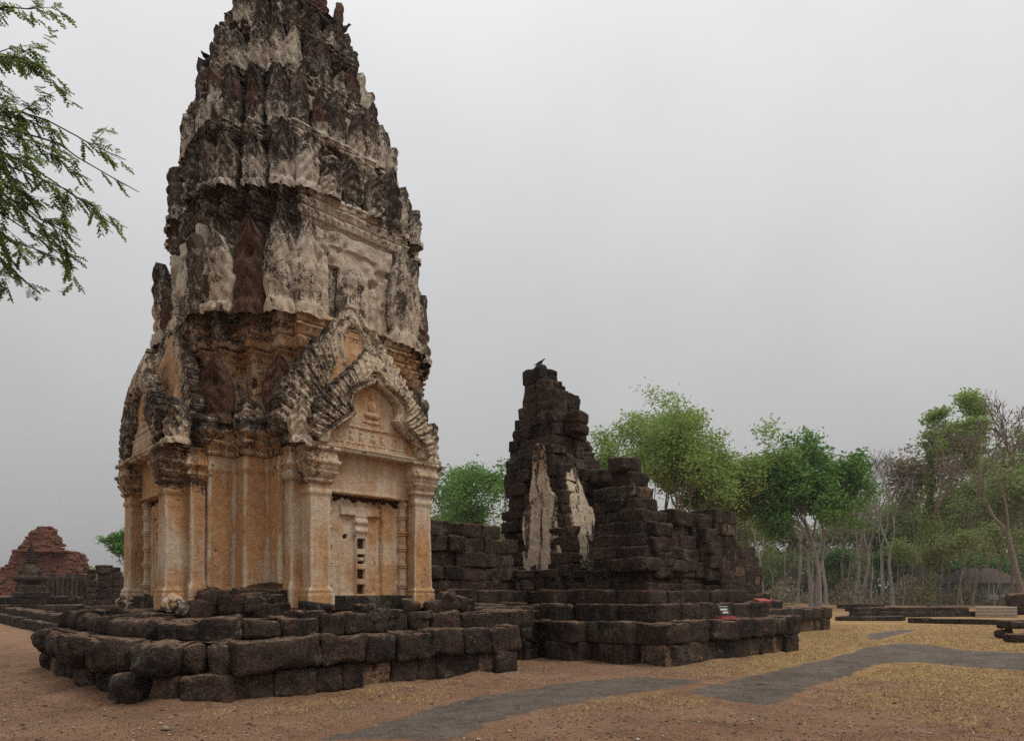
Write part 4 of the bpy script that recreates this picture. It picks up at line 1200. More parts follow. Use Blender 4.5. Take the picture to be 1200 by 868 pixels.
# ================================================================== CENTRAL RUIN
def central_ruin():
    root = empty("ruined_sanctuary", (15, 11, 0))
    tag(root, "collapsed dark laterite sanctuary with stepped base and two pale stucco patches", "temple ruin")
    A = [(10.9, 12.5), (10.9, 10.9), (11.4, 10.9), (11.4, 9.7), (11.85, 9.7), (11.85, 8.6), (12.17, 8.6), (12.17, 7.75), (15.0, 7.6), (18.15, 7.42), (18.15, 9.2), (19.4, 9.3)]
    s = Stones()
    s.course(A[:8], -.02, .44, .7, .5, .95, 9, .06, .022, .10, .05, cleanp=.05)
    s.course(A[7:], -.02, .46, .7, .45, .9, 9, .06, .022, .12, .06, cleanp=.35)
    s.block((10.75, 11.75, .42), (2.2, 1.2, .86), 0, 7, .05, .03); s.build("bottom_course", parent=root)
    s = Stones()
    s.course(A[:8], .44, .90, .8, .6, 1.1, 10, .09, .028, -.02, .05)
    s.course(A[7:], .46, .92, .8, .7, 1.2, 10, .12, .03, 0, .06)
    s.build("coping_course", parent=root)
    slab_fill([(11.1, 16), (11.1, 11.2), (11.7, 9.9), (12.0, 8.9), (12.4, 8.0), (17.9, 7.7), (17.9, 9.4), (19.4, 9.6), (19.4, 16)], .89, M_LAT, "terrace_fill", root)
    B = [(9.6, 11.55), (11.7, 11.5), (11.7, 10.5), (12.3, 10.5), (12.3, 9.4), (12.6, 9.4), (12.6, 8.35), (15, 8.2), (17.7, 8.1), (17.7, 9.5), (19, 9.7)]
    s = Stones()
    s.course(B[:2], .88, 1.32, .6, .5, .9, 8, .07, .022, 0, .04)
    s.course(B[1:], .90, 1.30, .6, .5, .95, 8, .07, .025, 0, .06)
    s.block((10.6, 11.75, 1.06), (2.6, 1.0, .42), 0, 8, .05, .03)
    Cc = [(9.8, 11.95), (12.1, 11.9), (12.1, 11.0), (12.6, 11.0), (12.6, 9.7), (12.9, 9.7), (12.9, 8.75), (17.3, 8.55), (17.3, 10)]
    s.course(Cc, 1.30, 1.62, .6, .45, .85, 7, .05, .02, 0, .05)
    Dd = [(12.0, 12.2), (12.5, 12.0), (12.5, 11.4), (12.95, 11.4), (12.95, 10), (13.15, 10), (13.15, 9.0), (17.0, 8.8), (17.0, 10)]
    s.course(Dd, 1.62, 1.80, .6, .5, .95, 7, .035, .015, 0, .03)
    s.course(Dd, 1.80, 1.96, .6, .5, .95, 7, .035, .015, .10, .03)
    s.course(Dd, 1.96, 2.16, .6, .5, .95, 7, .05, .015, .02, .03)
    s.block((15.1, 12.5, 1.08), (5.0, 6.9, .38), 0, 6, .02, .01); s.block((15.1, 12.7, 1.68), (3.9, 6.4, .84), 0, 6, .02, .01)
    s.block((12.75, 12.75, 1.42), (1.3, 1.3, 1.0), 0, 6, .02, .01)
    s.build("stepped_base", parent=root)
    # standing fragment of the tower
    tab = [(690, 586, 742), (672, 587, 738), (650, 588, 733), (625, 590, 725), (600, 591, 719), (575, 592, 716), (550, 593, 700), (528, 597, 692), (512, 604, 688), (495, 604, 684), (478, 612, 684), (462, 614, 668),
           (448, 613, 656), (440, 616, 650), (432, 619, 637)]
    ys = np.array([t[0] for t in tab][::-1]); xl = np.array([t[1] for t in tab][::-1]); xr = np.array([t[2] for t in tab][::-1])
    Dc = 18.9
    s = Stones(); z = 1.7; top = zat(440, Dc)
    foot = []
    while z < top - .1:
        h = rng.uniform(.27, .38)
        py = 693 - (z + h / 2 - EYE) * FPX / Dc
        a_, b_ = np.interp(py, ys, xl), np.interp(py, ys, xr)
        cxp = (a_ + b_) / 2; wid = (b_ - a_) / FPX * Dc / 1.4142
        c0 = at(cxp + (wid * .0), Dc)
        foot.append((z, c0, wid))
        hw = wid / 2
        sq = [(c0[0] - hw, c0[1] + hw), (c0[0] - hw, c0[1] - hw), (c0[0] + hw, c0[1] - hw), (c0[0] + hw, c0[1] + hw), (c0[0] - hw, c0[1] + hw)]
        s.course(sq, z, z + h, min(.55, hw), .3, .62, 8, .075, .034, 0, .15, zj=.04)
        if hw > .5: s.block((c0[0], c0[1], z + h / 2), (wid - .6, wid - .6, h), 0, 4, .03, .01)
        z += h
    s.block((foot[-1][1][0] - .0, foot[-1][1][1], top + .12), (.40, .36, .36), .5, 10, .15, .03)
    # protruding blocks
    p_ = at(676, 18.2); s.block((p_[0], p_[1], zat(490, 18.2)), (.6, .5, .34), .1, 9, .10, .03); s.block((p_[0], p_[1], zat(504, 18.2)), (.55, .5, .30), .1, 9, .08, .03, clean=.3)
    p_ = at(708, 18.2); s.block((p_[0], p_[1], zat(560, 18.2)), (.8, .6, .42), .1, 9, .14, .04)
    s.build("tower_remnant", parent=root)
    # stucco that still clings to both faces: shaped plates following the leaning masonry
    zf = np.array([f[0] for f in foot]); fx = np.array([f[1][0] - f[2] / 2 for f in foot]); fy = np.array([f[1][1] - f[2] / 2 for f in foot])
    kz = np.ones(5) / 5
    fx = np.convolve(np.pad(fx, 2, mode='edge'), kz, 'valid'); fy = np.convolve(np.pad(fy, 2, mode='edge'), kz, 'valid')
    def patch(side, left, right, z0, z1, sd):
        """left/right: [(z, t)] edges, t = metres from the near corner along the face"""
        step = .02; gx_ = np.arange(0, 1.9, step); gz_ = np.arange(z0 - .1, z1 + .1, step)
        XX, ZZ = np.meshgrid(gx_, gz_, indexing='ij'); X, Z = XX.ravel(), ZZ.ravel()
        Q = np.stack([X, Z, X * 0 + sd], 1)
        Qv = Q * np.array([1, .45, 1]); e = fbm(Qv, 3.2, sd, 5) * .20; e2 = fbm(Qv, 4.0, sd + 4, 5) * .22
        a = np.interp(Z, [q[0] for q in left], [q[1] for q in left]); b_ = np.interp(Z, [q[0] for q in right], [q[1] for q in right])
        K = (X > a + e) & (X < b_ + e2) & (Z > z0 + e * .5) & (Z < z1 + e2 * 1.5)
        K &= ~((np.abs(X - (a + b_) / 2 + .15 * np.sin(Z * 2.3)) < .025) & (fbm(Q, 1.3, 2, 2) > .0))
        H = .125 + fbm(Q, 3, 3, 3) * .035 + fbm(Q, 12, 5, 3) * .012
        cx_, cy_ = np.interp(Z, zf, fx), np.interp(Z, zf, fy)
        def pos(Hh): return np.stack([cx_ - Hh, cy_ + X, Z], 1) if side == 1 else np.stack([cx_ + X, cy_ - Hh, Z], 1)
        V = pos(H); Bk = pos(H - .35); nz_ = len(gz_)
        i, j = np.meshgrid(np.arange(len(gx_) - 1), np.arange(nz_ - 1), indexing='ij')
        F = np.stack([i * nz_ + j, (i + 1) * nz_ + j, (i + 1) * nz_ + j + 1, i * nz_ + j + 1], -1).reshape(-1, 4); F = F[K[F].all(1)]
        if side == 1: F = F[:, ::-1]
        E = np.concatenate([F[:, [0, 1]], F[:, [1, 2]], F[:, [2, 3]], F[:, [3, 0]]]); N = len(V)
        key = np.sort(E, 1); code = key[:, 0] * N + key[:, 1]; _, idx, cnt = np.unique(code, return_index=True, return_counts=True); Bd = E[idx[cnt == 1]]
        FF = np.concatenate([F, np.stack([Bd[:, 1], Bd[:, 0], Bd[:, 0] + N, Bd[:, 1] + N], 1)]); VV = np.concatenate([V, Bk])
        used = np.unique(FF); re = np.full(len(VV), -1); re[used] = np.arange(len(used)); VV = VV[used]; FF = re[FF]
        nz = fbm(VV, 1.5, 3, 3); up_ = ss(4.0, 5.2, VV[:, 2])
        mk("stucco_patch", VV, FF, M_STUC, root, np.stack([.5 * up_ + nz * .2, np.clip(.22 + nz * .35 + up_ * .2 + .35 * (fbm(VV * np.array([1, 1, .12]), 4.2, 9, 3) > .12), 0, 1), np.clip(.05 + nz * .4 + up_ * .6, 0, 1)], 1))
    patch(1, [(2.1, .16), (3.4, .12), (4.5, .22), (5.6, .2)], [(2.1, 1.50), (3.5, 1.40), (4.3, .98), (5.6, .60)], 2.15, 5.6, 2)
    patch(0, [(2.1, .36), (3.4, .30), (4.8, .22)], [(2.1, 1.60), (3.2, 1.35), (4.8, .62)], 2.2, 4.9, 7)
    # wall remains joining the sanctuary to the tall tower
    s = Stones()
    s.wall((9.2, 12.45), (12.3, 12.45), .9, 1.2, [(0, 3.1), (.2, 3.25), (.5, 3.45), (.75, 3.35), (.9, 3.1), (1, 2.8)], .36, 8, .06, .03, .5, .9, .06, rows=2)
    s.build("linking_wall", parent=root)
    # hall walls
    s = Stones()
    s.wall((13.35, 10.75), (13.35, 8.9), .8, 1.9, [(0, 3.9), (.12, 4.0), (.20, 4.5), (.32, 5.0), (.52, 4.9), (.60, 4.5), (.72, 4.2), (.82, 3.7), (1, 3.1)], .34, 8, .12, .035, .35, .8, .16, cleanp=.06, ragged=.2)
    s.wall((13.2, 9.2), (16.5, 9.0), .7, 1.9, [(0, 3.4), (.22, 3.3), (.30, 3.25), (.36, 3.7), (.8, 3.85), (1, 3.8)], .34, 8, .08, .03, .4, 1.0, .10, cleanp=.10)
    s.wall((16.3, 8.95), (17.5, 8.95), .8, 1.5, [(0, 3.9), (1, 3.9)], .32, 8, .04, .018, .35, .6, .05, clean=.12, cleanp=.3)
    s.wall((15.6, 9.6), (15.6, 8.7), .6, 1.9, [(0, 3.6), (1, 3.0)], .33, 7, .05, .02, .4, .7)
    # stepped masonry sliding down from the tower to the hall front
    for q in range(7):
        zz = 2.1 + .30 * q; u1 = 16.3 - .44 * q
        s.course([(13.15 + .02 * q, 8.92 + .10 * q + .02), (u1, 8.80 + .10 * q)], zz, zz + .30, .6, .45, .95, 7, .06, .022, 0, .07, cleanp=.06)
        s.course([(12.9 + .07 * q, 10.7 - .08 * q), (12.95 + .07 * q, 8.85 + .14 * q)], zz, zz + .30, .6, .45, .9, 7, .07, .025, 0, .08)
    s.build("hall_walls", parent=root)
    return root
central_ruin()

def far_ruin():
    root = empty("ruined_shrine", (25, 13, 0))
    tag(root, "low laterite shrine base with reddish door pillars behind the collapsed sanctuary", "temple ruin")
    s = Stones()
    A = [(18.6, 10.9), (29.5, 10.75), (29.5, 16)]
    s.course(A, -.02, .46, .7, .5, .9, 7, .06, .022, .14, .05, cleanp=.4)
    s.course(A, .46, .92, .9, .8, 1.3, 8, .12, .03, 0, .05)
    s.course([(19, 11.3), (25.6, 11.2), (27.0, 11.9), (27.0, 14)], .90, 1.25, .7, .5, .9, 7, .07, .02, 0, .05)
    s.course([(19, 11.7), (25.4, 11.6), (26.4, 12.2)], 1.25, 1.50, .7, .5, .9, 7, .06, .02, 0, .05)
    s.build("base_courses", parent=root)
    slab_fill([(18.8, 16), (18.8, 11.2), (29.2, 11.1), (29.2, 16)], .9, M_LAT, "base_fill", root, .3)
    s = Stones()
    s.wall((23.2, 11.95), (24.5, 11.95), .7, 1.45, [(0, 3.45), (1, 3.45)], .38, 7, .03, .012, .35, .5, .02, clean=.1, cleanp=.25, ragged=.02)
    s.wall((24.6, 12.05), (25.7, 12.05), .7, 1.45, [(0, 3.3), (.6, 3.3), (1, 2.2)], .38, 7, .03, .012, .35, .5, .02, clean=.1, cleanp=.25, ragged=.02)
    s.build("door_pillars", parent=root)
far_ruin()

# ---- signs on the platform
def sign(px, D, z):
    root = empty("information_sign", at(px, D, z))
    tag(root, "small black information sign with white lettering on a reddish stand, on the ruin's ledge", "sign")
    # local frame facing the camera side (-Y of temple), tilted back
    def bx(cx, cy, cz, sx, sy, sz, tilt=0.0, name="panel", mat=M_BLACK, par=root, rot=0.0):
        V = np.array([(a, b_, c_) for a in (-1, 1) for b_ in (-1, 1) for c_ in (-1, 1)], float) * np.array([sx, sy, sz]) / 2
        ct, st = math.cos(tilt), math.sin(tilt)
        V = np.stack([V[:, 0], V[:, 1] * ct + V[:, 2] * st, -V[:, 1] * st + V[:, 2] * ct], 1) + np.array([cx, cy, cz])
        cr_, sr_ = math.cos(rot), math.sin(rot)
        V = np.stack([V[:, 0] * cr_ - V[:, 1] * sr_, V[:, 0] * sr_ + V[:, 1] * cr_, V[:, 2]], 1)
        return V, [(0, 1, 3, 2), (4, 6, 7, 5), (0, 4, 5, 1), (2, 3, 7, 6), (0, 2, 6, 4), (1, 5, 7, 3)]
    rot = -.35
    def put(nm, mat, parts, par):
        VV, FF, k = [], [], 0
        for a in parts:
            V, F = bx(*a, rot=rot); VV.append(V); FF += [tuple(q + k for q in f) for f in F]; k += 8
        me = bpy.data.meshes.new(nm); me.from_pydata(np.concatenate(VV).tolist(), [], FF); me.materials.append(mat)
        o = bpy.data.objects.new(nm, me); COL.objects.link(o); o.parent = par; return o
    pn = put("panel", M_BLACK, [(0, 0, .20, .34, .02, .26, .5)], root)
    put("stand", M_REDB, [(0, -.04, .035, .46, .26, .07, 0), (0, .05, .12, .10, .06, .16, 0)], root)
    # two lines of lettering: small separate strokes, unreadable at this size in the photograph
    ct, st = math.cos(.5), math.sin(.5)
    parts = []
    def stroke(x, zl, w, h):
        yy = -.0125
        parts.append((x, yy * ct + zl * st, .20 - yy * st + zl * ct, w, .003, h, .5))
    x = -.12
    for w in (.020, .016, .024, .014, .022, .018, .020): stroke(x + w / 2, .035, w, .045); x += w + .012
    x = -.08
    for w in (.018, .022, .016, .024, .018, .016): stroke(x + w / 2, -.045, w, .045); x += w + .010
    stroke(0, .115, .26, .008)
    put("lettering", M_WHITE, parts, pn)
p_ = at(849, 17.75)
sign(849, 16.0, .935)
# flat red plate
p_ = at(893, 18.2, 1.30)
def redplate(p):
    root = empty("red_plate", (p[0], p[1], 1.30))
    s = Stones(); s.block((0, 0, .05), (.46, .28, .09), -.3, 5, .02, .003, (.22, 0))
    V = np.concatenate(s.V)
    bpy.data.objects.remove(root)
    return tag(mk("red_plate", V + np.array([p[0], p[1], 1.30]), np.concatenate(s.F), M_REDB, None, np.concatenate(s.A), smooth=True, loc=(p[0], p[1], 1.30)),
               "small faded red plate lying on the ledge right of the black sign", "plate")
redplate(p_)

# ================================================================== BIRDS
def bird_mesh():
    """pigeon: body with neck, head, beak, tail in one skin of rings along a curved spine"""
    sp = [(-.17, 0, .055, .006, .012), (-.12, 0, .062, .026, .009), (-.07, 0, .075, .036, .022), (-.02, 0, .095, .050, .042), (.03, 0, .112, .054, .052), (.07, 0, .130, .046, .046),
          (.095, 0, .155, .030, .030), (.11, 0, .180, .024, .024), (.125, 0, .198, .026, .025), (.145, 0, .202, .018, .017), (.158, 0, .199, .007, .006), (.178, 0, .193, .002, .002)]
    a = np.linspace(0, 2 * PI, 10, endpoint=False); V = []
    for x, y, z, ry, rz in sp: V += [(x, y + ry * math.cos(q), z + rz * math.sin(q)) for q in a]
    F = [(i * 10 + j, i * 10 + (j + 1) % 10, (i + 1) * 10 + (j + 1) % 10, (i + 1) * 10 + j) for i in range(11) for j in range(10)]
    F += [tuple(range(9, -1, -1)), tuple(range(110, 120))]
    for sg in (-1, 1):                       # legs
        k = len(V)
        for z, x in ((.06, .02), (0, .025)):
            V += [(x + .005 * math.cos(q), sg * .02 + .005 * math.sin(q), z) for q in (0, 2.1, 4.2)]
        F += [(k + j, k + (j + 1) % 3, k + 3 + (j + 1) % 3, k + 3 + j) for j in range(3)]
        k = len(V)
        V += [(.02, sg * .02 - .008, .002), (.055, sg * .02, .002), (.02, sg * .02 + .008, .002), (.02, sg * .02, .008)]
        F += [(k, k + 1, k + 3), (k + 1, k + 2, k + 3), (k, k + 2, k + 1)]
    me = bpy.data.meshes.new("bird"); me.from_pydata(V, [], F); me.materials.append(M_BIRD)
    me.polygons.foreach_set("use_smooth", np.ones(len(me.polygons), dtype=bool))
    wm = bpy.data.meshes.new("wing")
    W = [(.07, .045, .135), (.02, .058, .130), (-.06, .045, .095), (-.13, .015, .065), (-.08, .030, .078), (.0, .060, .092), (.05, .056, .105),
         (.07, .038, .130), (.02, .046, .125), (-.06, .033, .090), (-.13, .008, .062), (-.08, .022, .075), (.0, .048, .090), (.05, .046, .103)]
    Fw = [(0, 1, 5, 6), (1, 2, 4, 5), (2, 3, 4), (13, 12, 8, 7), (12, 11, 9, 8), (11, 10, 9)] + [(i, (i + 1) % 7, (i + 1) % 7 + 7, i + 7) for i in range(7)]
    wm.from_pydata(W, [], Fw); wm.materials.append(M_BIRD)
    W2 = [(x, -y, z) for x, y, z in W]; wm2 = bpy.data.meshes.new("wing"); wm2.from_pydata(W2, [], [f[::-1] for f in Fw]); wm2.materials.append(M_BIRD)
    return me, wm, wm2
BM, WM1, WM2 = bird_mesh()
def bird(x, y, z, rz, label, sc=1.25):
    o = bpy.data.objects.new("bird", BM); COL.objects.link(o); o.location = (x, y, z); o.rotation_euler = (0, 0, rz); o.scale = (sc,) * 3
    for w in (WM1, WM2):
        c = bpy.data.objects.new("wing", w); COL.objects.link(c); c.parent = o
    return tag(o, label, "bird", "pigeons perched on the ruins")
def pix(x, y, z):
    D = CS * x + SN * y; X = SN * x - CS * y
    return 600 + FPX * X / D, 693 - (z - EYE) * FPX / D
want = [((283, 8), "pigeon on the left spike of the tower's crown"), ((268, 14), "pigeon on the second spike tip left of the crown"), ((255, 38), "pigeon facing out just below the crown on the left outline"),
        ((243, 65), "pigeon on a leaf tip of the tower's upper left outline"), ((238, 75), "pigeon on the stone tip halfway down the upper left outline"), ((224, 100), "lowest pigeon on the tower's left outline"),
        ((361, 8), "pigeon on the spike right of the tower's crown"), ((384, 32), "pigeon just right of and below the crown"), ((394, 42), "pigeon second below the crown on the right outline"),
        ((413, 70), "lowest pigeon on the tower's right outline, wings hunched")]
used_t = set()
for (px_, py_), lb in want:
    best, bd = None, 1e9
    for q, (x, y, z, k) in enumerate(tips):
        if q in used_t or k < 2: continue
        a_, b_ = pix(x, y, z); d_ = math.hypot(a_ - px_, b_ - py_)
        if d_ < bd: bd, best = d_, q
    used_t.add(best); x, y, z, k = tips[best]
    bird(x, y, z - .02, rng.uniform(0, 6.28), lb, 1.15)
# ruin top bird
p_ = at(624, 18.9, zat(432, 18.9))

# ================================================================== TREES
def tube(V, F, p0, p1, r0, r1, k=6):
    d = (p1 - p0); L = d.length
    if L < 1e-5: return
    d = d / L; a = d.cross(Vector((0, 0, 1)) if abs(d.z) < .9 else Vector((1, 0, 0))).normalized(); b_ = d.cross(a)
    n0 = len(V)
    for p, r_ in ((p0, r0), (p1, r1)):
        for j in range(k):
            t = j / k * 2 * PI; V.append(p + a * (math.cos(t) * r_) + b_ * (math.sin(t) * r_))
    for j in range(k): F.append((n0 + j, n0 + (j + 1) % k, n0 + k + (j + 1) % k, n0 + k + j))

def grow(seed, H, trunk_h, rad, depth=5, spread=.55, forks=(2, 4), droop=0.0, twist=.25, lean_=(0, 0), shrink=.72, up=.15, stems=1, twig=.0):
    rd = random.Random(seed); V, F, tipsl = [], [], []
    def rec(p, d, L, r_, dep):
        segs = 4 if dep > 2 else 2
        q = p.copy()
        for s_ in range(segs):
            d = (d + Vector((rd.gauss(0, 1), rd.gauss(0, 1), rd.gauss(0, .6))) * twist * .35 + Vector((0, 0, up * .3 - droop * (depth - dep) * .06))).normalized()
            n_ = q + d * (L / segs)
            r1 = r_ * (1 - .32 / segs)
            tube(V, F, q, n_, max(r_, twig), max(r1, twig), 7 if dep >= depth - 1 else (5 if dep > 1 else 3))
            r_ = r1; q = n_
            if dep <= 2: tipsl.append((q.copy(), dep))
            if dep < depth - 0 and dep > 0 and s_ == segs // 2 and rd.random() < .6:
                ax = Vector((rd.gauss(0, 1), rd.gauss(0, 1), rd.gauss(0, .4))).normalized()
                rec(q, (d + ax * spread * 1.2).normalized(), L * shrink * .8, r_ * .5, dep - 1)
        if dep == 0: tipsl.append((q.copy(), -1)); return
        nf = rd.randint(*forks)
        for f in range(nf):
            ang = rd.uniform(0, 2 * PI)
            a = d.cross(Vector((0, 0, 1)) if abs(d.z) < .95 else Vector((1, 0, 0))).normalized(); b_ = d.cross(a)
            nd = (d + (a * math.cos(ang) + b_ * math.sin(ang)) * spread * rd.uniform(.6, 1.4)).normalized()
            rec(q, nd, L * shrink * rd.uniform(.75, 1.15), r_ * (.80 if f == 0 else .58), dep - 1)
    L0 = trunk_h
    for s_ in range(stems):
        ang = s_ * 2.4 + seed
        dd = Vector((lean_[0], lean_[1], 1)) + (Vector((math.cos(ang), math.sin(ang), 0)) * .22 if stems > 1 else Vector((0, 0, 0)))
        p = Vector((math.cos(ang) * .3, math.sin(ang) * .3, -.1)) if stems > 1 else Vector((0, 0, -.1))
        # flared foot
        tube(V, F, p, p + dd.normalized() * .5, rad * 1.45, rad, 9)
        rec(p + dd.normalized() * .5, dd.normalized(), L0 * (1 if stems == 1 else rd.uniform(.85, 1.1)), rad, depth)
    return V, F, tipsl

def leaves(tl, n_per, size, spr, seed, flat=.5, pick=1.0):
    rd = np.random.default_rng(seed)
    T = np.array([tuple(t[0]) for t in tl if rd.uniform() < pick])
    if len(T) == 0: return None
    C = np.repeat(T, n_per, 0) + rd.normal(0, 1, (len(T) * n_per, 3)) * np.array([spr, spr, spr * .6])
    N = len(C)
    a = rd.normal(0, 1, (N, 3)); a[:, 2] *= flat; a /= np.linalg.norm(a, axis=1, keepdims=True)
    b_ = rd.normal(0, 1, (N, 3)); b_ = np.cross(a, b_); b_ /= np.linalg.norm(b_, axis=1, keepdims=True)
    s_ = size * rd.uniform(.6, 1.4, (N, 1))
    V = np.stack([C - a * s_, C + b_ * s_ * .45, C + a * s_, C - b_ * s_ * .45], 1).reshape(-1, 3)
    F = np.arange(N * 4).reshape(-1, 4)
    clump = np.repeat(rd.uniform(0, 1, len(T)), n_per) * .6 + rd.uniform(0, .4, N)
    A = np.repeat(clump, 4)[:, None] * np.ones((1, 3))
    return V, F, A

def fit(V, T, width, height, zlow=None):
    """scale the grown tree so that it has the wanted crown width and height"""
    P = np.array([tuple(v) for v in V]); 
    w = max(np.ptp(P[:, 0]), np.ptp(P[:, 1])); h = P[:, 2].max()
    s = np.array([width / w, width / w, height / h])
    # keep the trunk's thickness near the foot
    return P * s, [((t[0][0] * s[0], t[0][1] * s[1], t[0][2] * s[2]), t[1]) for t in T]

def tree(name, loc, width, height, label, cat="tree", group=None, bark=None, leaf=None, nper=12, lsize=.16, lspr=.45, seed=1, pick=1.0, lean_px=0.0, rotz=0.0, **kw):
    V, F, T = grow(seed, height, **kw)
    P, T = fit(V, T, width, height)
    if lean_px: # bodily lean along camera-right
        P = P + np.outer(P[:, 2], np.array([SN, -CS, 0])) * lean_px; T = [((t[0][0] + t[0][2] * SN * lean_px, t[0][1] - t[0][2] * CS * lean_px, t[0][2]), t[1]) for t in T]
    root = empty(name, loc); tag(root, label, cat, group); root.rotation_euler = (0, 0, rotz)
    me = bpy.data.meshes.new("trunk"); me.from_pydata(P.tolist(), [], F); me.materials.append(bark or M_BARK); me.polygons.foreach_set("use_smooth", np.ones(len(me.polygons), dtype=bool))
    o = bpy.data.objects.new("trunk", me); COL.objects.link(o); o.parent = root
    if leaf is not None:
        r_ = leaves(T, nper, lsize, lspr, seed + 5, pick=pick)
        if r_:
            o2 = mk("crown", r_[0], r_[1], leaf, None, r_[2]); o2.parent = root
    return root

def base_at(px, D): return at(px, D, -.02)

# big fresh green tree behind the ruin
tree("broadleaf_tree", base_at(795, 58), 16.5, zat(446, 58), "large fresh green spreading tree rising behind the collapsed sanctuary", leaf=M_LEAF_A, nper=13, lsize=.14, lspr=.46, pick=.95, seed=12,
     trunk_h=2.6, rad=.36, depth=6, spread=.62, forks=(2, 3), twist=.3, stems=3, shrink=.80, up=.28)
tree("broadleaf_tree", base_at(956, 56), 10.5, zat(507, 56), "dark green multi stemmed tree just right of the ruins", leaf=M_LEAF_B, bark=M_BARK_P, nper=14, lsize=.17, lspr=.44, seed=27,
     trunk_h=2.8, rad=.20, depth=5, spread=.66, forks=(2, 3), twist=.25, stems=3, shrink=.80, up=.22)
tree("vine_clad_tree", base_at(1090, 63), 7.4, zat(466, 63), "tall straight tree wrapped in creepers with a small green top", leaf=M_LEAF_A, bark=M_BARK, nper=12, lsize=.16, lspr=.38, seed=33, pick=.75,
     trunk_h=9.0, rad=.34, depth=5, spread=.62, forks=(3, 3), twist=.08, shrink=.60, up=.1)
tree("bare_tree", base_at(1200, 52), 8.8, zat(446, 52), "tall bare grey tree leaning left at the right edge", leaf=None, bark=M_BARK, seed=52, lean_px=-.14, twig=.030,
     trunk_h=6.5, rad=.34, depth=6, spread=.62, forks=(2, 3), twist=.38, shrink=.76, up=.14)
tree("broadleaf_tree", base_at(566, 60), 8.0, zat(545, 60), "mid green tree seen between the tall tower and the collapsed sanctuary", leaf=M_LEAF_B, nper=6, lsize=.17, lspr=.45, seed=6,
     trunk_h=3.4, rad=.25, depth=5, spread=.62, forks=(2, 3), twist=.3, shrink=.8, up=.22)
tree("broadleaf_tree", base_at(524, 64), 7.5, zat(541, 64), "green tree peeping out right beside the tall tower", leaf=M_LEAF_B, nper=6, lsize=.17, lspr=.45, seed=8,
     trunk_h=3.0, rad=.25, depth=5, spread=.6, forks=(2, 3), twist=.3, shrink=.8, up=.22)
tree("broadleaf_tree", base_at(150, 52), 1.7, zat(622, 52), "small thin tree left of the tall tower", leaf=M_LEAF_B, nper=10, lsize=.12, lspr=.22, seed=15, pick=.7,
     trunk_h=3.6, rad=.09, depth=4, spread=.5, forks=(2, 3), twist=.2, shrink=.6, up=.3)
tree("broadleaf_tree", base_at(124, 78), 6.0, zat(667, 78), "low green tree behind the stone pillars left of the tower", leaf=M_LEAF_C, nper=9, lsize=.16, lspr=.4, seed=16,
     trunk_h=1.4, rad=.14, depth=4, spread=.7, forks=(2, 4), twist=.3, shrink=.8, up=.1)
tree("broadleaf_tree", base_at(2, 90), 9, zat(668, 90), "distant pale green tree at the far left edge", leaf=M_LEAF_C, nper=9, lsize=.2, lspr=.5, seed=17,
     trunk_h=2, rad=.2, depth=4, spread=.7, forks=(2, 4), twist=.3, shrink=.8, up=.1)

# wood behind: prototypes copied, each tree its own object
def proto(seed, leaf, bark, nper, depth, pick, **kw):
    V, F, T = grow(seed, 10, depth=depth, **kw)
    P, T = fit(V, T, 6.0, 12.0)
    me = bpy.data.meshes.new("trunk"); me.from_pydata(P.tolist(), [], F); me.materials.append(bark)
    cm = None
    if leaf is not None:
        V_, F_, A_ = leaves(T, nper, .17, .55, seed, pick=pick)
        o = mk("crown", V_, F_, leaf, None, A_); cm = o.data; bpy.data.objects.remove(o)
    return me, cm
KW = dict(trunk_h=4.0, rad=.13, twig=.012, spread=.45, forks=(2, 3), twist=.28, shrink=.74, up=.35)
PROT = [proto(101, None, M_BARK_P, 0, 5, 1, **KW), proto(102, None, M_BARK, 0, 5, 1, **KW), proto(103, M_LEAF_C, M_BARK, 5, 5, .8, **KW), proto(104, M_LEAF_D, M_BARK, 4, 5, .7, **KW),
        proto(105, M_LEAF_B, M_BARK_D, 6, 5, .9, **KW), proto(106, M_LEAF_C, M_BARK_P, 3, 5, .55, **dict(KW, trunk_h=6.5))]
TYPES = ["bare grey tree", "bare brown tree", "olive green tree", "dusty brown leaved tree", "dark green tree", "thin sparse leaved tree"]
def wood(px, D, top_py, kind, sx, label):
    me, cm = PROT[kind]
    root = empty("woodland_tree", base_at(px, D)); h = zat(top_py, D)
    root.scale = (sx / 6.0, sx / 6.0, h / 12.0); root.rotation_euler = (0, 0, rng.uniform(0, 6.28))
    tag(root, label, "tree", "trees of the wood behind the ruins")
    o = bpy.data.objects.new("trunk", me); COL.objects.link(o); o.parent = root
    if cm:
        o = bpy.data.objects.new("crown", cm); COL.objects.link(o); o.parent = root
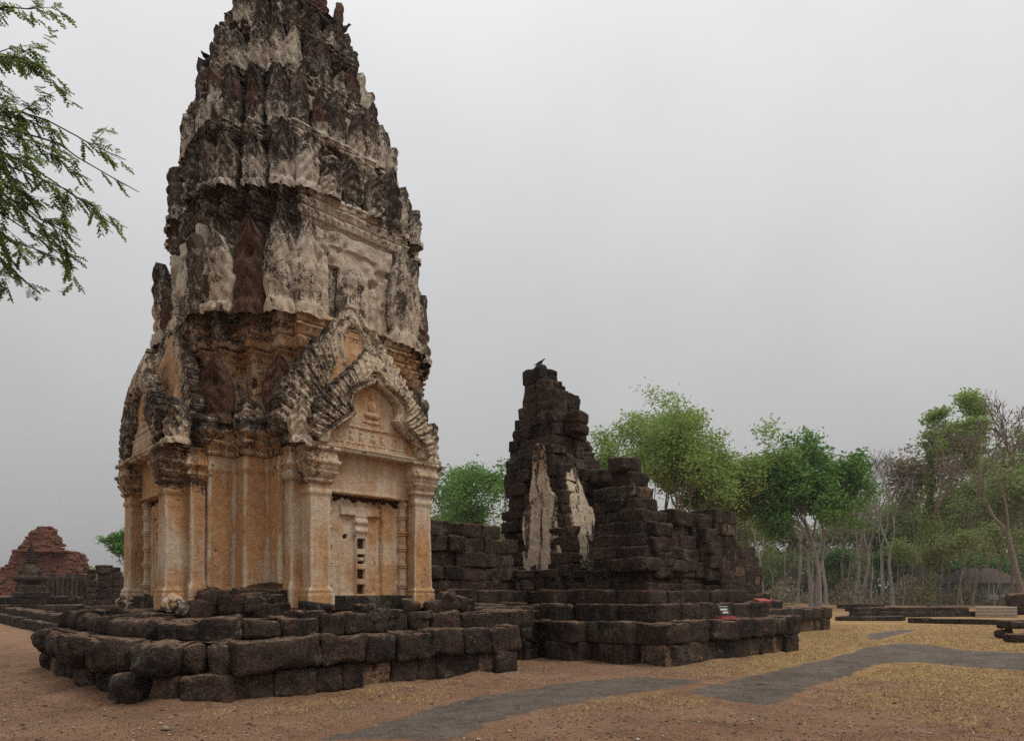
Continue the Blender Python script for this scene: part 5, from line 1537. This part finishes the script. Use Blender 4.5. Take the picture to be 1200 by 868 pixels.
SPEC = [(895, 80, 560, 0, 7), (915, 74, 590, 1, 6), (935, 88, 545, 0, 9), (968, 80, 520, 0, 8), (985, 95, 545, 1, 8), (1002, 78, 560, 0, 7), (1012, 90, 530, 0, 10), (1022, 72, 600, 1, 6), (1034, 84, 522, 0, 9),
        (1046, 76, 525, 0, 8), (1052, 96, 560, 2, 9), (1066, 82, 520, 3, 8), (1076, 100, 570, 2, 10), (1104, 84, 545, 2, 8), (1112, 98, 560, 2, 10), (1122, 78, 580, 5, 7), (1134, 88, 550, 2, 9), (1140, 72, 585, 1, 6),
        (1150, 100, 540, 2, 11), (1158, 80, 560, 5, 8), (1172, 90, 545, 2, 9), (1186, 76, 535, 2, 9), (1198, 86, 500, 5, 10), (1208, 70, 520, 2, 9), (1220, 95, 520, 2, 12), (1000, 110, 590, 2, 12), (1030, 112, 600, 4, 12),
        (1062, 115, 590, 2, 12), (1095, 112, 600, 4, 12), (1128, 116, 585, 2, 12), (1180, 114, 590, 4, 12), (965, 108, 600, 2, 12), (930, 112, 610, 3, 12), (1010, 66, 640, 1, 4), (1128, 62, 620, 5, 5),
        (1018, 100, 575, 5, 8), (990, 70, 610, 1, 5), (1058, 68, 630, 5, 4), (1080, 90, 600, 5, 8), (1165, 68, 610, 5, 5), (905, 100, 590, 2, 10), (885, 108, 580, 2, 10), (870, 95, 600, 5, 8), (950, 72, 630, 0, 5),
        (1240, 80, 510, 4, 10), (1260, 90, 520, 2, 10), (1045, 104, 640, 4, 9), (1150, 108, 650, 4, 9), (980, 104, 640, 4, 9), (490, 90, 580, 2, 12), (540, 95, 590, 4, 12), (590, 92, 600, 2, 11), (640, 100, 620, 4, 12), (700, 100, 600, 2, 12), (760, 100, 600, 4, 12), (820, 100, 600, 2, 12)]
import collections
cnt = collections.Counter()
REFS = [(880, "behind the right end of the stepped ruin"), (930, "among the stems of the dark green tree"), (985, "just right of the dark green tree"), (1015, "between the dark green tree and the creeper clad trunk"),
        (1050, "left of the creeper clad trunk"), (1090, "behind the creeper clad trunk"), (1130, "in front of the white house"), (1165, "left of the leaning bare tree"), (1200, "behind the leaning bare tree"), (1300, "beyond the right edge"),]
def place(px):
    if px < 700: return "between the tower and the collapsed sanctuary"
    if px < 850: return "behind the large fresh green tree"
    return min(REFS, key=lambda r_: abs(r_[0] - px))[1]
ORD = {}
for (px_, D_, ty, kd, sx_) in SPEC: ORD.setdefault((kd, place(px_)), []).append((D_, px_, ty))
for (px_, D_, ty, kd, sx_) in SPEC:
    g_ = sorted(ORD[(kd, place(px_))]); q = g_.index((D_, px_, ty))
    pre = "" if len(g_) == 1 else (["nearer ", "farther "][q] if len(g_) == 2 else ["nearest ", "middle ", "farthest "][min(q, 2)])
    wood(px_, D_, ty, kd, sx_, pre + TYPES[kd] + ", " + place(px_))

# hazy mass of the far wood, built as many leaves in depth
def far_mass():
    rd = np.random.default_rng(77); Vs, As = [], []
    N = 150000
    px_ = np.concatenate([rd.uniform(860, 1330, int(N * .8)), rd.uniform(470, 900, int(N * .2))]); D = rd.uniform(118, 150, N)
    Hmax = np.where(px_ < 900, 10.0, np.where(px_ < 1110, 11.5, 15.0)) + 2.5 * np.sin(px_ * .031) + 2.0 * np.sin(px_ * .067 + 1) + 1.5 * np.sin(px_ * .19)
    z = rd.uniform(0, 1, N) ** .8 * Hmax
    X = (px_ - 600) / FPX * D
    C = np.stack([SN * X + CS * D, -CS * X + SN * D, z], 1)
    dens = fbm(C, .28, 3, 3)
    C = C[dens > -.10]; N = len(C)
    a = rd.normal(0, 1, (N, 3)); a /= np.linalg.norm(a, axis=1, keepdims=True)
    b_ = np.cross(a, rd.normal(0, 1, (N, 3))); b_ /= np.linalg.norm(b_, axis=1, keepdims=True)
    s_ = rd.uniform(.18, .42, (N, 1))
    V = np.stack([C - a * s_, C + b_ * s_ * .6, C + a * s_, C - b_ * s_ * .6], 1).reshape(-1, 3)
    A = np.repeat(rd.uniform(0, 1, N), 4)[:, None] * np.ones((1, 3))
    tag(mk("far_woods", V, np.arange(N * 4).reshape(-1, 4), M_LEAF_C, None, A), "dense green thicket closing the view behind the wood", "thicket", kind='stuff')
far_mass()
def undergrowth():
    rd = np.random.default_rng(78); N = 60000
    px_ = rd.uniform(850, 1340, N); D = rd.uniform(76, 112, N)
    Hm = 1.6 + 1.3 * np.sin(px_ * .09) + 1.0 * np.sin(px_ * .031 + D * .15)
    z = rd.uniform(0, 1, N) * np.clip(Hm, .3, 4.2)
    X = (px_ - 600) / FPX * D
    C = np.stack([SN * X + CS * D, -CS * X + SN * D, z], 1)
    C = C[fbm(C * np.array([1, 1, .3]), .22, 13, 3) > .02]; N = len(C)
    a = rd.normal(0, 1, (N, 3)); a /= np.linalg.norm(a, axis=1, keepdims=True)
    b_ = np.cross(a, rd.normal(0, 1, (N, 3))); b_ /= np.linalg.norm(b_, axis=1, keepdims=True)
    s_ = rd.uniform(.10, .24, (N, 1))
    V = np.stack([C - a * s_, C + b_ * s_ * .6, C + a * s_, C - b_ * s_ * .6], 1).reshape(-1, 3)
    A = np.repeat(rd.uniform(0, 1, N), 4)[:, None] * np.ones((1, 3))
    tag(mk("undergrowth", V, np.arange(N * 4).reshape(-1, 4), M_LEAF_D, None, A), "brownish green low scrub on the floor of the wood", "undergrowth", kind='stuff')
undergrowth()

# feathery creepers on the vine-clad trunk: part of that tree
def creeper():
    root = [o for o in bpy.data.objects if o.name.startswith("vine_clad_tree")][0]
    rd = np.random.default_rng(9); N = 5200
    z = rd.uniform(.2, 15, N); rr = .22 + .22 * np.abs(np.sin(z * .9)) + .9 * np.exp(-((z - 6.8) / 2.0) ** 2); an = rd.uniform(0, 2 * PI, N)
    C = np.stack([np.cos(an) * rr * rd.uniform(.3, 1.1, N), np.sin(an) * rr * rd.uniform(.3, 1.1, N), z], 1)
    keep = rd.uniform(0, 1, N) < np.where(z < 4, .35, .9); C = C[keep]; N = len(C)
    a = rd.normal(0, 1, (N, 3)); a /= np.linalg.norm(a, axis=1, keepdims=True); b_ = np.cross(a, rd.normal(0, 1, (N, 3))); b_ /= np.linalg.norm(b_, axis=1, keepdims=True)
    s_ = rd.uniform(.08, .2, (N, 1))
    V = np.stack([C - a * s_, C + b_ * s_ * .5, C + a * s_, C - b_ * s_ * .5], 1).reshape(-1, 3)
    o = mk("creeper", V, np.arange(N * 4).reshape(-1, 4), M_LEAF_C, None, np.repeat(rd.uniform(0, .8, N), 4)[:, None] * np.ones((1, 3))); o.parent = root
creeper()

# ================================================================== NEAR ACACIA at the left edge
def acacia():
    D0 = 8.2
    base = Vector(at(-190, D0, 0))
    root = empty("acacia_tree", base)
    tag(root, "feathery leaved acacia whose branches hang in at the upper left", "tree")
    V, F = [], []
    rd = random.Random(4); rdn = np.random.default_rng(4)
    right = Vector((SN, -CS, 0)); fwd = Vector((CS, SN, 0)); up = Vector((0, 0, 1))
    def P(px, py, D): return Vector(at(px, D, zat(py, D))) - base
    # trunk
    pts = [Vector((0, 0, -.1)), right * .1 + up * 1.2, right * .05 + up * 2.6, right * .25 + up * 4.0, right * .3 + up * 5.4, right * .2 + up * 7.0, right * .1 + up * 8.6]
    rad = [.26, .19, .17, .15, .12, .09, .05]
    for a, b_, r0, r1 in zip(pts[:-1], pts[1:], rad[:-1], rad[1:]): tube(V, F, a, b_, r0, r1, 10)
    LV, LA = [], []
    def frond(p, d):
        # twice-pinnate leaf: rachis with pinnae, each pinna a row of small leaflets
        L = rd.uniform(.15, .25); d = d.normalized()
        side = d.cross(up).normalized(); tn = rd.uniform(.1, .9)
        npn = rd.randint(4, 6)
        for k in range(npn):
            t = (k + 1.2) / (npn + 1); q = p + d * (L * t) + Vector((0, 0, -.08 * L * t * t))
            for sg in (-1, 1):
                pd = (side * sg * rd.uniform(.5, 1.1) + d * rd.uniform(.4, 1.2) + up * rd.uniform(-.9, .1)).normalized(); pl = L * .36 * (1 - .4 * abs(t - .5))
                w = .021
                wv = pd.cross(up).normalized() * w
                # each pinna: three overlapping narrow leaflet blades
                for m_ in range(3):
                    a = q + pd * pl * (m_ / 3); e = q + pd * pl * ((m_ + 1.1) / 3); mid = (a + e) / 2
                    LV.extend([a, mid + wv, e, mid - wv]); LA.append(min(1, max(0, tn + rd.uniform(-.2, .2))))
        tube(V, F, p, p + d * L * .9 + Vector((0, 0, -.12 * L)), .0022, .0012, 3)
    def twig(a, b_, r0, n, dens, sag=.12):
        prev = a; L = (b_ - a).length
        for k in range(1, n + 1):
            t = k / n; q = a.lerp(b_, t) + Vector((0, 0, -sag * L * math.sin(t * PI * .5) * t)) * .0 + Vector((rd.gauss(0, .012), rd.gauss(0, .012), rd.gauss(0, .012))) * L + up * (sag * L * math.sin(t * PI))
            tube(V, F, prev, q, r0 * (1 - .8 * (k - 1) / n), r0 * (1 - .8 * k / n), 5)
            dr = (q - prev).normalized()
            for _ in range(dens):
                s_ = prev.lerp(q, rd.random())
                dd = (dr * rd.uniform(.4, 1.2) + Vector((rd.gauss(0, .45), rd.gauss(0, .45), rd.gauss(0, .30))) + up * -.25)
                frond(s_, dd)
            prev = q
        return prev
    # main boughs entering the picture, each ending where the photograph shows it (column,row of the photo at about this depth)
    boughs = [((-120, 60), (45, 8), 8.0), ((-120, 70), (68, 88), 7.8), ((-130, 120), (52, 150), 8.0), ((-130, 130), (150, 188), 8.0), ((-130, 140), (160, 222), 7.9), ((-130, 170), (138, 268), 8.1),
              ((-130, 200), (98, 286), 7.9), ((-130, 220), (78, 300), 8.2), ((-130, 230), (40, 338), 8.0), ((-120, 150), (60, 215), 7.5), ((-120, 180), (30, 250), 8.4), ((-120, 100), (10, 120), 7.9), ((-120, 190), (20, 290), 7.6), ((-130, 130), (20, 190), 8.3), ((-130, 160), (45, 240), 8.3), ((-120, 150), (10, 160), 7.7), ((-130, 150), (110, 245), 8.2), ((-130, 210), (60, 270), 7.9), ((-130, 190), (35, 305), 8.1), ((-130, 140), (80, 190), 7.8), ((-130, 110), (35, 65), 8.0)]
    for k, ((ax, ay), (bx_, by_), D) in enumerate(boughs):
        a = P(ax, ay, D); b_ = P(bx_, by_, D)
        root_p = right * .2 + up * min(8.2, max(4.2, a.z - 1.0))
        tube(V, F, root_p, root_p.lerp(a, .5) + up * .15, .05, .035, 6); tube(V, F, root_p.lerp(a, .5) + up * .15, a, .035, .02, 6)
        n = 9
        prev = a
        L = (b_ - a).length
        for s_ in range(1, n + 1):
            t = s_ / n; q = a.lerp(b_, t) + up * (.10 * L * math.sin(t * PI)) + Vector((rd.gauss(0, .02), rd.gauss(0, .02), rd.gauss(0, .015))) * L * .6
            tube(V, F, prev, q, .016 * (1 - .8 * (s_ - 1) / n) + .002, .016 * (1 - .8 * s_ / n) + .002, 5)
            dr = (q - prev).normalized()
            for _ in range(rd.choice((1, 2)) if t > .35 else 2):
                frond(prev.lerp(q, rd.random()), dr * rd.uniform(.5, 1.1) + Vector((rd.gauss(0, .5), rd.gauss(0, .5), rd.gauss(0, .35))) + up * -.3)
            if s_ in (3, 4, 5, 6, 7, 8) and rd.random() < .75:
                sd = dr + Vector((rd.gauss(0, .45), rd.gauss(0, .45), rd.gauss(0, .45) - .2))
                twig(q, q + sd.normalized() * rd.uniform(.3, .62), .006, 4, rd.choice((1, 2)), .04)
            prev = q
    me = bpy.data.meshes.new("trunk"); me.from_pydata([tuple(v) for v in V], [], F); me.materials.append(M_BARK_D)
    o = bpy.data.objects.new("trunk", me); COL.objects.link(o); o.parent = root
    LVn = np.array([tuple(v) for v in LV]); N = len(LVn) // 4
    o = mk("crown", LVn, np.arange(N * 4).reshape(-1, 4), M_LEAF_F, None, np.repeat(np.array(LA), 4)[:, None] * np.ones((1, 3))); o.parent = root
acacia()

# ================================================================== LEFT BACKGROUND
def low_walls():
    s = Stones()
    s.course([(4.7, 64), (4.7, 17.2)], 0, .42, .7, .8, 1.6, 5, .06, .025, 0, .06)
    s.course([(5.0, 64), (5.0, 17.2)], .42, .74, .7, .8, 1.6, 5, .06, .025, 0, .06)
    o = s.build("low_wall"); tag(o, "long low two stepped laterite wall running off to the left edge", "low wall")
    root = empty("stone_terrace", at(40, 42))
    tag(root, "dark low terrace in front of the red brick ruin at the left", "terrace")
    s = Stones()
    for k, (z0, z1, D) in enumerate([(0, .45, 34), (.45, .85, 36), (.85, 1.3, 38)]):
        a = at(-60, D); b_ = at(146, D + 1)
        s.course([a[:2], b_[:2]], z0, z1, 1.6, .9, 1.8, 5, .07, .03, 0, .1)
    s.build("terrace_courses", parent=root)
low_walls()

def lathe(name, prof, x, y, z, mat, parent, k=20, sq=False, A=None, jit=.03):
    a = np.linspace(0, 2 * PI, k, endpoint=False) + (PI / 4 if sq else 0); V = []
    for r_, h in prof: V += [(x + r_ * math.cos(q), y + r_ * math.sin(q), z + h) for q in a]
    V = np.array(V); n = len(prof)
    V += np.stack([fbm(V, 3, q * 5, 3) for q in range(3)], 1) * jit
    i, j = np.meshgrid(np.arange(n - 1), np.arange(k), indexing='ij')
    F = np.stack([i * k + j, i * k + (j + 1) % k, (i + 1) * k + (j + 1) % k, (i + 1) * k + j], -1).reshape(-1, 4)
    AA = np.zeros((len(V), 3)); AA[:, 0] = .4
    return mk(name, V, F, mat, parent, AA, smooth=not sq)

def small_chedi():
    D = 37; p = at(36, D); z0 = 1.25
    root = empty("small_stupa", (p[0], p[1], z0)); tag(root, "small black ringed stupa in front of the red brick ruin", "stupa")
    s_ = D / FPX
    def r(px): return px * s_
    # square base
    b = Stones()
    for k, (w, h0, h1) in enumerate([(36, 0, .35), (30, .35, .7), (26, .7, .95)]): b.block((p[0], p[1], z0 + (h0 + h1) / 2), (r(w) / 1.1, r(w) / 1.1, h1 - h0 + .02), 0, 8, .06, .02)
    b.build("base", parent=root)
    prof = [(r(15), .9), (r(17), 1.0), (r(17.5), 1.1), (r(15), 1.22), (r(11), 1.3), (r(12), 1.42), (r(10), 1.55), (r(7), 1.75), (r(6.5), 1.95)]
    lathe("bell", prof, p[0], p[1], z0, M_LAT, root)
    sp = []
    for k in range(8):
        h = 1.95 + k * .14; w = 7.2 * (1 - k / 9.5); sp += [(r(w) * .75, h), (r(w), h + .05), (r(w), h + .09), (r(w) * .7, h + .13)]
    sp += [(r(1.0), 3.2), (.01, 3.4)]
    lathe("spire", sp, p[0], p[1], z0, M_LAT, root, jit=.015)
small_chedi()

def red_ruin():
    D = 56; root = empty("brick_ruin", at(45, D)); tag(root, "ruined red brick stupa mound at the far left", "brick ruin")
    s = Stones()
    tab = [(700, -40, 102), (678, -15, 101), (660, 12, 100), (645, 18, 97), (644, 20, 74), (636, 28, 70), (625, 35, 68), (617, 43, 64)]
    ys = np.array([t[0] for t in tab][::-1]); xl = np.array([t[1] for t in tab][::-1]); xr = np.array([t[2] for t in tab][::-1])
    z = 0.0
    while z < zat(617, D):
        h = .20; py = 693 - (z + h / 2 - EYE) * FPX / D
        a_, b_ = np.interp(py, ys, xl), np.interp(py, ys, xr); wid = (b_ - a_) / FPX * D
        c0 = at((a_ + b_) / 2, D + 2.5 * (1 if py > 645 else .6)); hw = wid / 2 / 1.55
        # body turned to face the camera roughly
        th = -(PI / 2 - YAW) + .12
        ct, st = math.cos(th), math.sin(th)
        cor = [(-hw * 1.2, hw), (-hw * 1.2, -hw * .7), (hw * 1.2, -hw * .7), (hw * 1.2, hw)]
        pts = [(c0[0] + a * ct - b2 * st, c0[1] + a * st + b2 * ct) for a, b2 in cor]
        s.course(pts, z, z + h, min(2.2, hw), .3, .8, 5, .05, .05, 0, .22, zj=.06)
        s.block((c0[0], c0[1], z + h / 2), (wid * .62, wid * .45, h), th, 4, .03, .02)
        z += h
    s.build("brick_mound", M_LAT_RED, root)
    # pale pilastered skirt in front
    s = Stones()
    for k in range(9):
        p = at(52 + k * 5.6, 52.5); s.block((p[0], p[1], 1.6), (.30, .3, 2.6 - .1 * (k % 3)), th, 6, .04, .02, clean=.15)
    a, b_ = at(48, 53), at(102, 53); s.wall(a[:2], b_[:2], .6, 0, [(0, 3.0), (1, 2.9)], .5, 5, .05, .03, .6, 1.2)
    s.build("pilastered_wall", M_LAT, root)
red_ruin()

def broken_pillars():
    D = 33
    for k, (px_, top, w, lb) in enumerate([(107, 668, 9, "stump of a rounded laterite pillar, leftmost of the group beside the tower"), (122, 662, 12, "square laterite pillar with a flat cap, in the middle of the group beside the tower"),
                                         (136, 664, 10, "narrow laterite pillar closest to the tower's left edge")]):
        p = at(px_, D + k); s = Stones(); z = .9; t = zat(top, D); w_ = w / FPX * D
        while z < t:
            h = min(rng.uniform(.28, .4), t - z + .05); cap = 1.25 if (t - z < .45 and k == 1) else 1.0
            s.block((p[0], p[1], z + h / 2), (w_ * cap, w_ * cap, h + .01), rng.normal(0, .08), 6, .06 if k else .14, .03); z += h
        s.block((p[0], p[1], .45), (w_ * 1.6, w_ * 1.6, .9), 0, 5, .08, .03)
        tag(s.build("stone_pillar"), lb, "pillar", "broken pillars left of the tower")
broken_pillars()
s = Stones(); a, b_ = at(98, 36), at(150, 36); s.wall(a[:2], b_[:2], .8, 0, [(0, 1.9), (.4, 2.4), (1, 2.1)], .4, 5, .06, .03)
tag(s.build("ruined_wall"), "ruined laterite wall behind the broken pillars left of the tower", "wall")

# ================================================================== RIGHT SIDE
s = Stones()
a, b_ = gp(1012, 723), gp(1143, 722)
dd = np.array([CS, SN]) * 3.0
s.course([a[:2], b_[:2], (b_[0] + dd[0], b_[1] + dd[1])], 0, .34, 1.4, .9, 1.8, 6, .05, .02, 0, .04)
s.course([(a[0] + .3, a[1] + .3), (b_[0] - .2, b_[1] + .3)], .34, .58, 1.4, .9, 1.8, 6, .05, .02, 0, .04)
s.course([(a[0] + .9, a[1] + 1.0), (at(1045, 43)[0], at(1045, 43)[1] + .4)], .5, .80, 1.4, .9, 1.8, 6, .07, .03, 0, .04)
tag(s.build("low_platform"), "low rectangular laterite platform on the open ground before the trees", "platform")
s = Stones(); a, b_ = gp(984, 727), gp(1062, 727)
s.course([a[:2], b_[:2]], 0, .22, .5, .8, 1.5, 5, .04, .015, 0, .04)
tag(s.build("kerb_row"), "short low laterite kerb left of the low platform", "kerb")
s = Stones(); a, b_ = gp(1064, 729.5), gp(1330, 735)
s.course([a[:2], b_[:2]], 0, .25, .5, .8, 1.5, 5, .04, .015, 0, .04)
tag(s.build("kerb_row"), "long low laterite kerb in front of the low platform reaching the right edge", "kerb")
# concrete steps
def steps():
    V, F = [], []
    for k in range(3):
        D = 41.5 + k * .8; z0, z1 = 0, .22 + .17 * k
        c = [at(1143, D, z0), at(1192, D, z0), at(1192, D + 4, z0), at(1143, D + 4, z0)]; n = len(V)
        V += c + [(x, y, z1) for x, y, _ in c]
        F += [(n, n + 1, n + 5, n + 4), (n + 1, n + 2, n + 6, n + 5), (n + 3, n, n + 4, n + 7), (n + 4, n + 5, n + 6, n + 7), (n + 2, n + 3, n + 7, n + 6)]
    tag(mk("concrete_steps", V, F, M_CONC), "pale broad steps between the low platform and the leaning bare tree", "steps")
steps()
# stones at the right edge
s = Stones(); p_ = gp(1173, 747); s.block((p_[0], p_[1], .15), (.42, .40, .32), .3, 12, .16, .05)
tag(s.build("boulder"), "small rounded dark boulder left of the mushroom shaped stone", "boulder")
p_ = gp(1194, 748)
s = Stones(); s.block((p_[0] + .1, p_[1] + .3, .12), (.30, .30, .30), .3, 9, .10, .03); s.block((p_[0] + .1, p_[1] + .3, .30), (.20, .20, .2), .3, 8, .06, .02); s.block((p_[0] + .2, p_[1] + .2, .47), (.80, .55, .26), -.7, 12, .11, .03)
tag(s.build("mushroom_stone"), "mushroom shaped dark stone with a broad cap at the right edge", "stone")
p_ = gp(1198, 752)
s = Stones(); s.block((p_[0] + .1, p_[1] + .0, .12), (.95, .5, .28), -.75, 10, .05, .02)
tag(s.build("stone_block"), "low dark stone block lying in front of the mushroom shaped stone", "stone")
# large dark stump near the leaning tree
s = Stones(); p_ = at(1196, 47); s.block((p_[0], p_[1], .7), (2.2, 1.6, 1.5), .2, 9, .25, .10)
tag(s.build("stone_heap"), "dark overgrown stone heap at the foot of the leaning bare tree", "stone heap")

# ---- houses in the wood
M_HWALL = mat_plain('house_wall', (.36, .35, .33), (.48, .47, .44), 3, .9, 0)
def house(px0, px1, D, wall_h, label, seed):
    c = at((px0 + px1) / 2, D); W = (px1 - px0) / FPX * D; dep = 5.0
    root = empty("house", c); tag(root, label, "house", "white houses beyond the wood"); root.rotation_euler = (0, 0, -(PI / 2 - YAW))
    def put(nm, boxes, mat, par=root, roof=None):
        V, F = [], []
        for (x0, x1, y0, y1, z0, z1) in boxes:
            n = len(V); V += [(x0, y0, z0), (x1, y0, z0), (x1, y1, z0), (x0, y1, z0), (x0, y0, z1), (x1, y0, z1), (x1, y1, z1), (x0, y1, z1)]
            F += [(n, n + 1, n + 5, n + 4), (n + 1, n + 2, n + 6, n + 5), (n + 2, n + 3, n + 7, n + 6), (n + 3, n, n + 4, n + 7), (n + 4, n + 5, n + 6, n + 7), (n + 3, n + 2, n + 1, n)]
        me = bpy.data.meshes.new(nm); me.from_pydata(V, [], F); me.materials.append(mat); o = bpy.data.objects.new(nm, me); COL.objects.link(o); o.parent = par; return o
    h = wall_h; w = W / 2
    put("floor_slab", [(-w, w, -dep / 2 - 1.8, dep / 2, 0, .35)], M_CONC)
    put("wall", [(-w + .1, w - .1, -dep / 2, dep / 2, .35, h)], M_HWALL)
    nb = max(3, int(W / 2.6))
    for k in range(nb):
        x = -w + .3 + k * (W - .6) / (nb - 1); put("veranda_post", [(x - .12, x + .12, -dep / 2 - 1.7, -dep / 2 - 1.46, .35, h)], M_HWALL)
    for k in range(nb - 1):
        x = -w + .3 + (k + .5) * (W - .6) / (nb - 1)
        if k % 2: put("door", [(x - .5, x + .5, -dep / 2 - .03, -dep / 2 + .02, .352, 2.3)], M_DARKW)
        else: put("window", [(x - .7, x + .7, -dep / 2 - .03, -dep / 2 + .02, 1.15, 2.3)], M_DARKW)
    put("balustrade", [(-w + .42, w - .42, -dep / 2 - 1.66, -dep / 2 - 1.56, .352, 1.15)], M_HWALL)
    V = [(-w - .6, -dep / 2 - 2.3, h), (w + .6, -dep / 2 - 2.3, h), (w + .6, dep / 2 + .6, h), (-w - .6, dep / 2 + .6, h), (-w + 1.6, -.8, h + 2.4), (w - 1.6, -.8, h + 2.4)]
    me = bpy.data.meshes.new("roof"); me.from_pydata(V, [], [(0, 1, 5, 4), (1, 2, 5), (2, 3, 4, 5), (3, 0, 4), (3, 2, 1, 0)]); me.materials.append(M_ROOF); o = bpy.data.objects.new("roof", me); COL.objects.link(o); o.parent = root
house(1112, 1172, 104, 2.9, "white veranda house with brown roof between the creeper clad trunk and the leaning tree", 1)
house(1056, 1084, 106, 3.2, "small white house just left of the creeper clad trunk", 2)
house(916, 940, 112, 3.0, "white building glimpsed between the stems of the dark green tree", 3)

# ================================================================== GROUND COVER
def scatter():
    rd = np.random.default_rng(12)
    # short dry grass: density follows the golden areas
    N = 260000
    D = 6.5 + 26 * rd.uniform(0, 1, N) ** 1.3; X = rd.uniform(-.85, .90, N) * D
    P = np.stack([SN * X + CS * D, -CS * X + SN * D, np.zeros(N)], 1)
    g_ = golden(P) + rd.normal(0, .10, N)
    keep = (g_ > .18) & (rd.uniform(0, 1, N) < .25 + g_)
    for poly in PATHS: keep &= ~(in_poly(P[:, :2], poly) & (poly_dist(P[:, :2], poly) > .22) & (rd.uniform(0, 1, N) > .03))
    blk = [[(2.2, 17), (2.2, 11.5), (3, 9.8), (3.7, 9.4), (9.6, 9.4), (9.6, 10.9), (11.3, 10.8), (11.8, 8.6), (12.1, 7.6), (18.3, 7.3), (18.4, 10.7), (29.7, 10.6), (29.7, 40), (2.2, 40)]]
    for poly in blk: keep &= ~in_poly(P[:, :2], poly)
    P = P[keep]; N = len(P)
    h = rd.uniform(.012, .045, N); an = rd.uniform(0, 2 * PI, N); w = rd.uniform(.002, .005, N) * (1 + np.hypot(P[:, 0], P[:, 1]) / 14)
    dx, dy = np.cos(an), np.sin(an); tilt = rd.normal(0, .9, (N, 2)) * h[:, None]
    z0 = -.014
    V = np.stack([np.stack([P[:, 0] - dx * w, P[:, 1] - dy * w, np.full(N, z0)], 1), np.stack([P[:, 0] + dx * w, P[:, 1] + dy * w, np.full(N, z0)], 1),
                  np.stack([P[:, 0] + tilt[:, 0], P[:, 1] + tilt[:, 1], z0 + h], 1)], 1).reshape(-1, 3)
    A = np.repeat(rd.uniform(0, 1, N), 3)[:, None] * np.ones((1, 3))
    mt, n, l, b = newmat("dry_straw", .9); g = NG(n, l); t, _, _ = g.attr()
    l.new(g.mix(t, (.27, .16, .065), (.54, .38, .18)), b.inputs['Base Color'])
    tag(mk("dry_grass", V, np.arange(N * 3).reshape(-1, 3), mt, None, A), "short dry straw coloured grass on the open ground", "grass", kind='stuff')
    # gravel and dead leaves
    N = 30000
    D = 5.8 + 22 * rd.uniform(0, 1, N) ** 1.5; X = rd.uniform(-.85, .90, N) * D
    P = np.stack([SN * X + CS * D, -CS * X + SN * D, np.zeros(N)], 1); keep = ~in_poly(P[:, :2], blk[0]); P = P[keep]; N = len(P)
    r_ = rd.lognormal(-4.75, .5, N)
    oct_ = np.array([(1, 0, 0), (0, 1, 0), (-1, 0, 0), (0, -1, 0), (0, 0, 1), (0, 0, -1)], float)
    V = P[:, None] + oct_[None] * r_[:, None, None] * rd.uniform(.5, 1.3, (N, 6, 1)) * np.array([1, 1, .5]); V[:, :, 2] += -.008 + (r_ * .2)[:, None]
    Ft = np.array([(0, 1, 4), (1, 2, 4), (2, 3, 4), (3, 0, 4), (1, 0, 5), (2, 1, 5), (3, 2, 5), (0, 3, 5)])
    F = (Ft[None] + (np.arange(N) * 6)[:, None, None]).reshape(-1, 3)
    A = np.repeat(rd.uniform(0, 1, N) ** 3, 6)[:, None] * np.ones((1, 3))
    mt, n, l, b = newmat("gravel_stone", .9); g = NG(n, l); t, _, _ = g.attr()
    l.new(g.mix(t, (.11, .07, .05), (.46, .40, .33)), b.inputs['Base Color'])
    tag(mk("gravel", V.reshape(-1, 3), F, mt, None, A), "scattered small gravel and grit on the dirt", "gravel", kind='stuff')
scatter()

# bird on the collapsed sanctuary: drop it on the highest block
rem = bpy.data.objects["tower_remnant"]
co = np.empty(len(rem.data.vertices) * 3, dtype=np.float32); rem.data.vertices.foreach_get("co", co); co = co.reshape(-1, 3)
tp = co[co[:, 2].argmax()]
bird(float(tp[0]), float(tp[1]), float(tp[2]) - .02, -1.0, "lone pigeon on the topmost block of the collapsed sanctuary", 1.0)

# ================================================================== HAZE
def haze():
    V = [(-60, -140, -1.2), (330, -140, -1.2), (330, 330, -1.2), (-60, 330, -1.2), (-60, -140, 34), (330, -140, 34), (330, 330, 34), (-60, 330, 34)]
    me = bpy.data.meshes.new("haze"); me.from_pydata(V, [], [(0, 3, 2, 1), (4, 5, 6, 7), (0, 1, 5, 4), (1, 2, 6, 5), (2, 3, 7, 6), (3, 0, 4, 7)])
    m = bpy.data.materials.new("haze"); m.use_nodes = True; n = m.node_tree.nodes; n.clear()
    o_ = n.new('ShaderNodeOutputMaterial'); v = n.new('ShaderNodeVolumePrincipled')
    v.inputs['Color'].default_value = (.93, .94, .96, 1); v.inputs['Density'].default_value = .0004; v.inputs['Anisotropy'].default_value = .2
    m.node_tree.links.new(v.outputs[0], o_.inputs['Volume'])
    me.materials.append(m); o = bpy.data.objects.new("haze", me); COL.objects.link(o)
    tag(o, "thin grey haze over the whole site", kind='stuff')
haze()
